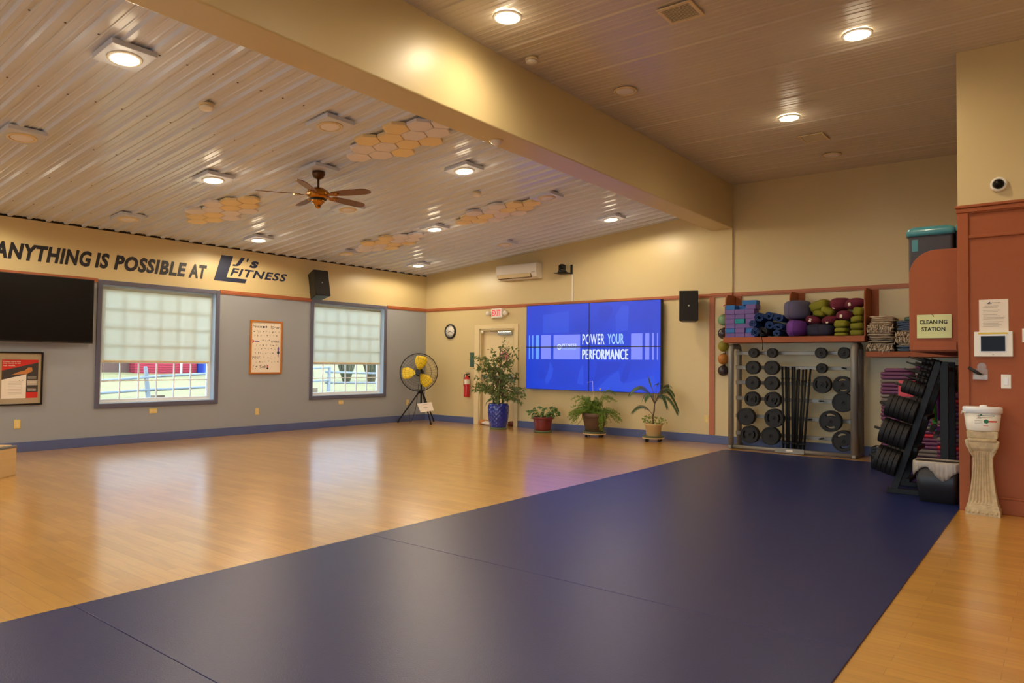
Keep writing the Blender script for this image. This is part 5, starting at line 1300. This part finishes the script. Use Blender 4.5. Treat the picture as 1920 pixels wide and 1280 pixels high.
# resistance tubes hanging in the corner
hg = thing('tube_hanger', (10.45, -2.2, 1.3), 'black bar on the side wall carrying coloured resistance tubes', 'hanger')
B(10.455, 10.48, -2.5, -1.95, 1.28, 1.32).build('rail', 'black_metal', hg)
for k in range(6): MB().cyl((10.455, -2.45+.09*k, 1.30), (10.10, -2.45+.09*k, 1.315), .007, n=8).build('peg', 'black_metal', hg)
for k, (mt, nm_) in enumerate((('tube_green', 'green'), ('red_plastic', 'red'), ('tube_green', 'lime green'), ('tube_purple', 'purple'), ('tube_teal', 'teal'), ('red_plastic', 'second red'))):
    y = -2.45+.09*k; dx = -.26-.022*(k % 3); t_ = thing('resistance_tube', (10.4+dx, y, .5), '%s resistance tube hanging in the corner behind the slanted stand' % nm_, 'resistance band', 'hanging resistance tubes')
    MB().tube([(10.41+dx, y-.03, .70), (10.405+dx, y-.03, 1.1), (10.402+dx, y-.01, 1.32), (10.40+dx, y+.01, 1.325), (10.395+dx, y+.03, 1.1), (10.39+dx, y+.03, .74)], .013, 8).build('tube', mt, t_)
    for s, zz in ((-.03, .66), (.03, .70)): MB().cyl((10.395+dx, y+s-.04, zz-.03*k), (10.395+dx, y+s+.04, zz-.03*k), .024, n=12).build('handle', mt if s > 0 else 'foam_grey', t_)
# milk crate
cr = MB(); x0, x1, y0, y1, h_ = 9.30, 9.60, -1.36, -1.06, .25
for z in [i*h_/7 for i in range(8)]:
    for a, b, c, d in ((x0, x1, y0, y0+.008), (x0, x1, y1-.008, y1), (x0, x0+.008, y0, y1), (x1-.008, x1, y0, y1)): cr.box(a, b, c, d, .01+z-.004 if z else .01, .01+z+.008)
for i in range(9):
    a = x0+(x1-x0-.008)*i/8; b = y0+(y1-y0-.008)*i/8
    for p in ((a, y0), (a, y1-.008)): cr.box(p[0], p[0]+.006, p[1], p[1]+.007, .01, .01+h_)
    for p in ((x0, b), (x1-.008, b)): cr.box(p[0], p[0]+.007, p[1], p[1]+.006, .01, .01+h_)
cr.box(x0, x1, y0, y1, .01, .016)
tag(cr.build('milk_crate', 'black_plastic'), 'black lattice crate on the floor below the left step stack', 'crate')
# trash can
tc_ = thing('trash_can', (10.29, -3.42, .008), 'black tapered trash can with a pale liner beside the orange partition', 'trash can')
MB().loft([rrect(10.13, 10.435, -3.50, -3.28, .04, .010), rrect(10.085, 10.462, -3.53, -3.255, .05, .385)], caps=True).build('bin_body', 'trash_black', tc_)
rings = []
def dense(loop, n=96):
    P = loop+[loop[0]]; D = [0]
    for p, q in zip(P, P[1:]): D.append(D[-1]+(q-p).length)
    out = []; j = 0
    for i in range(n):
        t_ = D[-1]*i/n
        while D[j+1] < t_: j += 1
        out.append(P[j].lerp(P[j+1], (t_-D[j])/max(1e-9, D[j+1]-D[j])))
    return out
top = dense(rrect(10.085, 10.462, -3.53, -3.255, .05, .39, 8)); cx, cy = 10.27, -3.39
hang = []
for p in top:
    d = Vector((p.x-cx, p.y-cy, 0))
    fr_ = max(0, -(p.y-cy)/.14); u = (p.x-10.085)/.377
    dr = .05+.03*math.sin(u*9)
    if fr_ > .7: dr = .07+.10*math.exp(-((u-.66)/.2)**2)+.06*math.exp(-((u-.0)/.10)**2)-.03*math.exp(-((u-.3)/.12)**2)
    elif u < .1: dr = .13
    hang.append(dr)
ins = [Vector((cx+(p.x-cx)*.9, cy+(p.y-cy)*.88, .34)) for p in top]
rim = [Vector((p.x, p.y, .398)) for p in top]
out1 = [Vector((cx+(p.x-cx)*1.035, cy+(p.y-cy)*1.05, .388)) for p in top]
def od(f): return [Vector((cx+(p.x-cx)*(1.035-.16*h_*f)+.006*math.sin(i*1.9), cy+(p.y-cy)*(1.06-.10*h_*f)+.006*math.cos(i*2.3), .388-h_*f)) for i, (p, h_) in enumerate(zip(top, hang))]
mm = MB().loft([ins, rim, out1, od(.35), od(.7), od(1.)], caps=False)
lo = mm.build('bin_liner', 'liner', tc_); so = lo.modifiers.new('thick', 'SOLIDIFY'); so.thickness = .0015
# ================================================================== on the partition
FY = PY
nt_ = thing('paper_notice', (10.745, FY, 1.6), 'white typed notice taped to the orange partition above the tablet', 'notice')
B(10.638, 10.856, FY-.003, FY-.0005, 1.60, 1.90).build('sheet', 'paper', nt_)
m = MB(); O = (10.638, FY-.0034, 1.60); W_, H_ = .218, .30
rr = random.Random(4)
for i in range(15):
    v = .80-.043*i
    if i in (2, 5, 10): continue
    rect_into(m, O, WB, (.14 if i else .2)*W_, (rr.uniform(.6, .9))*W_, v*H_, (v+.012)*H_, 0)
poly_into(m, O, WB, [(.28*W_, .87*H_), (.36*W_, .93*H_), (.39*W_, .93*H_), (.37*W_, .885*H_), (.44*W_, .885*H_), (.43*W_, .87*H_)], 1)
text_into(m, "J's FITNESS", (10.638+.42*W_, FY-.0034, 1.60+.885*H_), WB, .32*W_, .022*H_*1.3, shear=.3, bold=.01, mi=1)
m.build('printed_lines', ['ink_grey', 'logo_navy'], nt_)
tb = thing('wall_tablet', (10.745, FY, 1.386), 'white framed wall tablet with a dark screen and yellow strip on the orange partition', 'tablet')
B(10.600, 10.887, FY-.03, FY, 1.388, 1.612).build('frame', 'plastic_white', tb, bevel=.006)
B(10.645, 10.840, FY-.033, FY-.03, 1.428, 1.588).build('bezel', 'vinyl_white', tb, bevel=.002)
B(10.652, 10.832, FY-.0345, FY-.033, 1.437, 1.572).build('screen', 'tv_black', tb)
B(10.632, 10.852, FY-.0335, FY-.03, 1.588, 1.603).build('tape_strip', 'yellow_tape', tb)
MB().cyl((10.742, FY-.031, 1.408), (10.742, FY-.029, 1.408), .006, n=14).build('home_button', 'ink_grey', tb)
ph = thing('pen_holder', (10.64, FY, 1.18), 'clear plastic pen holder on the orange partition below the tablet', 'holder')
m = B(10.59, 10.70, FY-.004, FY, 1.185, 1.28); m.cyl((10.655, FY, 1.30), (10.655, FY-.004, 1.30), .035, n=24); m.box(10.59, 10.70, FY-.035, FY-.031, 1.185, 1.225); m.box(10.59, 10.70, FY-.035, FY, 1.182, 1.186)
m.build('pocket', 'clear_plastic', ph)
mk = thing('marker_pen', (10.63, FY-.02, 1.19), 'thick black marker leaning in the clear pen holder', 'marker')
a_, b_ = Vector((10.555, FY-.022, 1.292)), Vector((10.685, FY-.016, 1.198))
MB().cyl(a_, a_.lerp(b_, .82), .013, .014, 14).build('barrel', 'black_plastic', mk); MB().cyl(a_.lerp(b_, .82), b_, .010, .007, 12).build('tip', 'steel', mk)
sw = thing('light_switch', (10.833, FY, 1.108), 'white rocker light switch on the orange partition', 'light switch')
B(10.797, 10.870, FY-.007, FY, 1.108, 1.232).build('cover_plate', 'plastic_white', sw, bevel=.003); B(10.817, 10.850, FY-.012, FY-.006, 1.137, 1.203).build('rocker', 'vinyl_white', sw, bevel=.003)
s2 = thing('light_switch', (10.99, FY, 1.515), 'white switch plate cut by the right edge of the photo', 'light switch')
B(10.952, 11.03, FY-.007, FY, 1.515, 1.635).build('cover_plate', 'plastic_white', s2, bevel=.003); B(10.974, 11.008, FY-.012, FY-.006, 1.542, 1.608).build('rocker', 'vinyl_white', s2, bevel=.003)
dm = thing('dome_camera', (10.795, FY, 2.86), 'white dome security camera on the beige wall above the orange partition', 'camera')
RX = Matrix.Rotation(PI/2, 4, 'X')
MB().lathe([(.064, 0), (.066, .02), (.06, .032), (.045, .036), (.043, .03), (.001, .03)], (10.795, FY, 2.925), 32, X=RX).build('housing', 'plastic_white', dm)
MB().lathe([(.043, .033), (.038, .055), (.022, .072), (.001, .077)], (10.795, FY, 2.925), 28, X=RX).build('dome', 'tv_black', dm)
# pedestal and bucket
pd = thing('stone_pedestal', (10.665, -3.775, 0), 'carved stone-look fluted pedestal standing before the orange partition', 'pedestal')
def sq(hw, hd, z, fl=0., n=17):
    out = []
    cx, cy = 10.665, -3.765
    per = []
    for k in range(n): per.append((-hw+2*hw*k/n, -hd))
    for k in range(9): per.append((hw, -hd+2*hd*k/9))
    for k in range(n): per.append((hw-2*hw*k/n, hd))
    for k in range(9): per.append((-hw, hd-2*hd*k/9))
    for i, (a, b) in enumerate(per):
        s = 1.
        if fl and i < n and 1 < i < n-1 and i % 2 == 0: b += fl
        if fl and n <= i < n+9 and i % 2 == 0 and i > n: a -= fl*.6
        if fl and i >= 2*n+9 and i % 2 == 0 and i > 2*n+9: a += fl*.6
        out.append(Vector((cx+a, cy+b, z)))
    return out
rg = [sq(.128, .09, .0), sq(.128, .09, .05), sq(.121, .086, .055), sq(.118, .084, .085), sq(.110, .078, .09)]
for k in range(15):
    u = k/14; z = .095+.465*u; hw = .110-.043*math.sin(PI*min(1, u*.5+.02))**.9 if u < 1 else .07
    hw = .110-.040*(1-(1-u)**2)+.006*max(0, u-.75)*4
    rg.append(sq(hw, hw*.72, z, .010 if 0 < k < 14 else .0))
rg += [sq(.085, .062, .565), sq(.098, .075, .585), sq(.106, .08, .61), sq(.106, .082, .64), sq(.098, .076, .65), sq(.100, .078, .665), sq(.112, .085, .675), sq(.115, .086, .728), sq(.108, .08, .734)]
MB().loft(rg, sm=False).build('column', 'stone', pd)
for s in (-1, 1):
    m = MB(); m.tube([(10.665+s*.075, -3.83, .55), (10.665+s*.105, -3.835, .60), (10.665+s*.112, -3.835, .645), (10.665+s*.09, -3.84, .66), (10.665+s*.078, -3.838, .635)], [.012, .016, .018, .014, .009], 8)
    m.tube([(10.665+s*.068, -3.815, .50), (10.665+s*.082, -3.82, .545), (10.665+s*.098, -3.825, .57)], [.006, .014, .010], 8)
    m.build('scroll_carving', 'stone', pd)
m = MB()
m.tube([(10.665-.105, -3.845, .655), (10.665+.105, -3.845, .655)], .016, 10)
for k in range(7): m.se((10.665-.10+.2*k/6, -3.852, .028), (.014, .010, .016), nu=8, nv=6)
m.build('carved_moulding', 'stone', pd)
bk = thing('bucket', (10.665, -3.775, .735), 'white oval lidded wipes bucket with a green and red label on the stone pedestal', 'bucket')
def ov(a, b, z, n=44): return [Vector((10.665+a*math.cos(2*PI*k/n), -3.775+b*math.sin(2*PI*k/n), z)) for k in range(n)]
MB().loft([ov(.118, .088, .735), ov(.122, .092, .742), ov(.139, .104, .893)]).build('body', 'plastic_white', bk)
MB().loft([ov(.139, .104, .89), ov(.149, .111, .892), ov(.150, .112, .935), ov(.146, .108, .943), ov(.135, .097, .945)]).build('lid', 'vinyl_white', bk)
MB().se((10.675, -3.80, .950), (.03, .018, .012), .6, .8).build('lid_spout', 'vinyl_white', bk)
MB().tube([(10.665+.151*math.cos(a), -3.775-.115*math.sin(a), .90-.05*math.sin(a)*.3) for a in [PI*.80+PI*.25*k/6 for k in range(7)]]+[(10.505, -3.77, .875)], .005, 6).build('bail_handle', 'plastic_white', bk)
def onb(u, z, e=.0012):
    t_ = (z-.742)/(.893-.742); a, b = .122+.017*t_+e, .092+.012*t_+e
    th = -PI/2+u; return (10.665+a*math.cos(th), -3.775+b*math.sin(th), z)
m = MB()
def strip(u0, u1, z0, z1, mi, n=6, e=.0012):
    for k in range(n):
        a, b = u0+(u1-u0)*k/n, u0+(u1-u0)*(k+1)/n; m.face([onb(a, z0, e), onb(b, z0, e), onb(b, z1, e), onb(a, z1, e)], mi)
strip(.35, .98, .815, .828, 1); strip(.0, .75, .868, .875, 0); strip(-.22, .62, .852, .858, 2)
for k in range(3): strip(-.40, .06, .80+.012*k, .804+.012*k, 2)
strip(-.3, .0, .845, .849, 2); strip(.1, .4, .782, .787, 1)
n = 14; c_u, c_z = .26, .822
m.face([onb(c_u+.15*math.cos(2*PI*k/n), c_z+.018*math.sin(2*PI*k/n), .002) for k in range(n)], 0)
m.face([onb(-.28, .868), onb(-.14, .873), onb(.02, .888), onb(.05, .878), onb(-.08, .864)], 0); m.face([onb(-.18, .862, .002), onb(-.06, .862, .002), onb(-.08, .878, .002), onb(-.16, .876, .002)], 2)
m.build('label_print', ['green_print', 'red_print', 'ink_grey'], bk)
# mark the proto leftovers
for nm_ in ('PL', 'PU', 'RL', 'RU'): pass
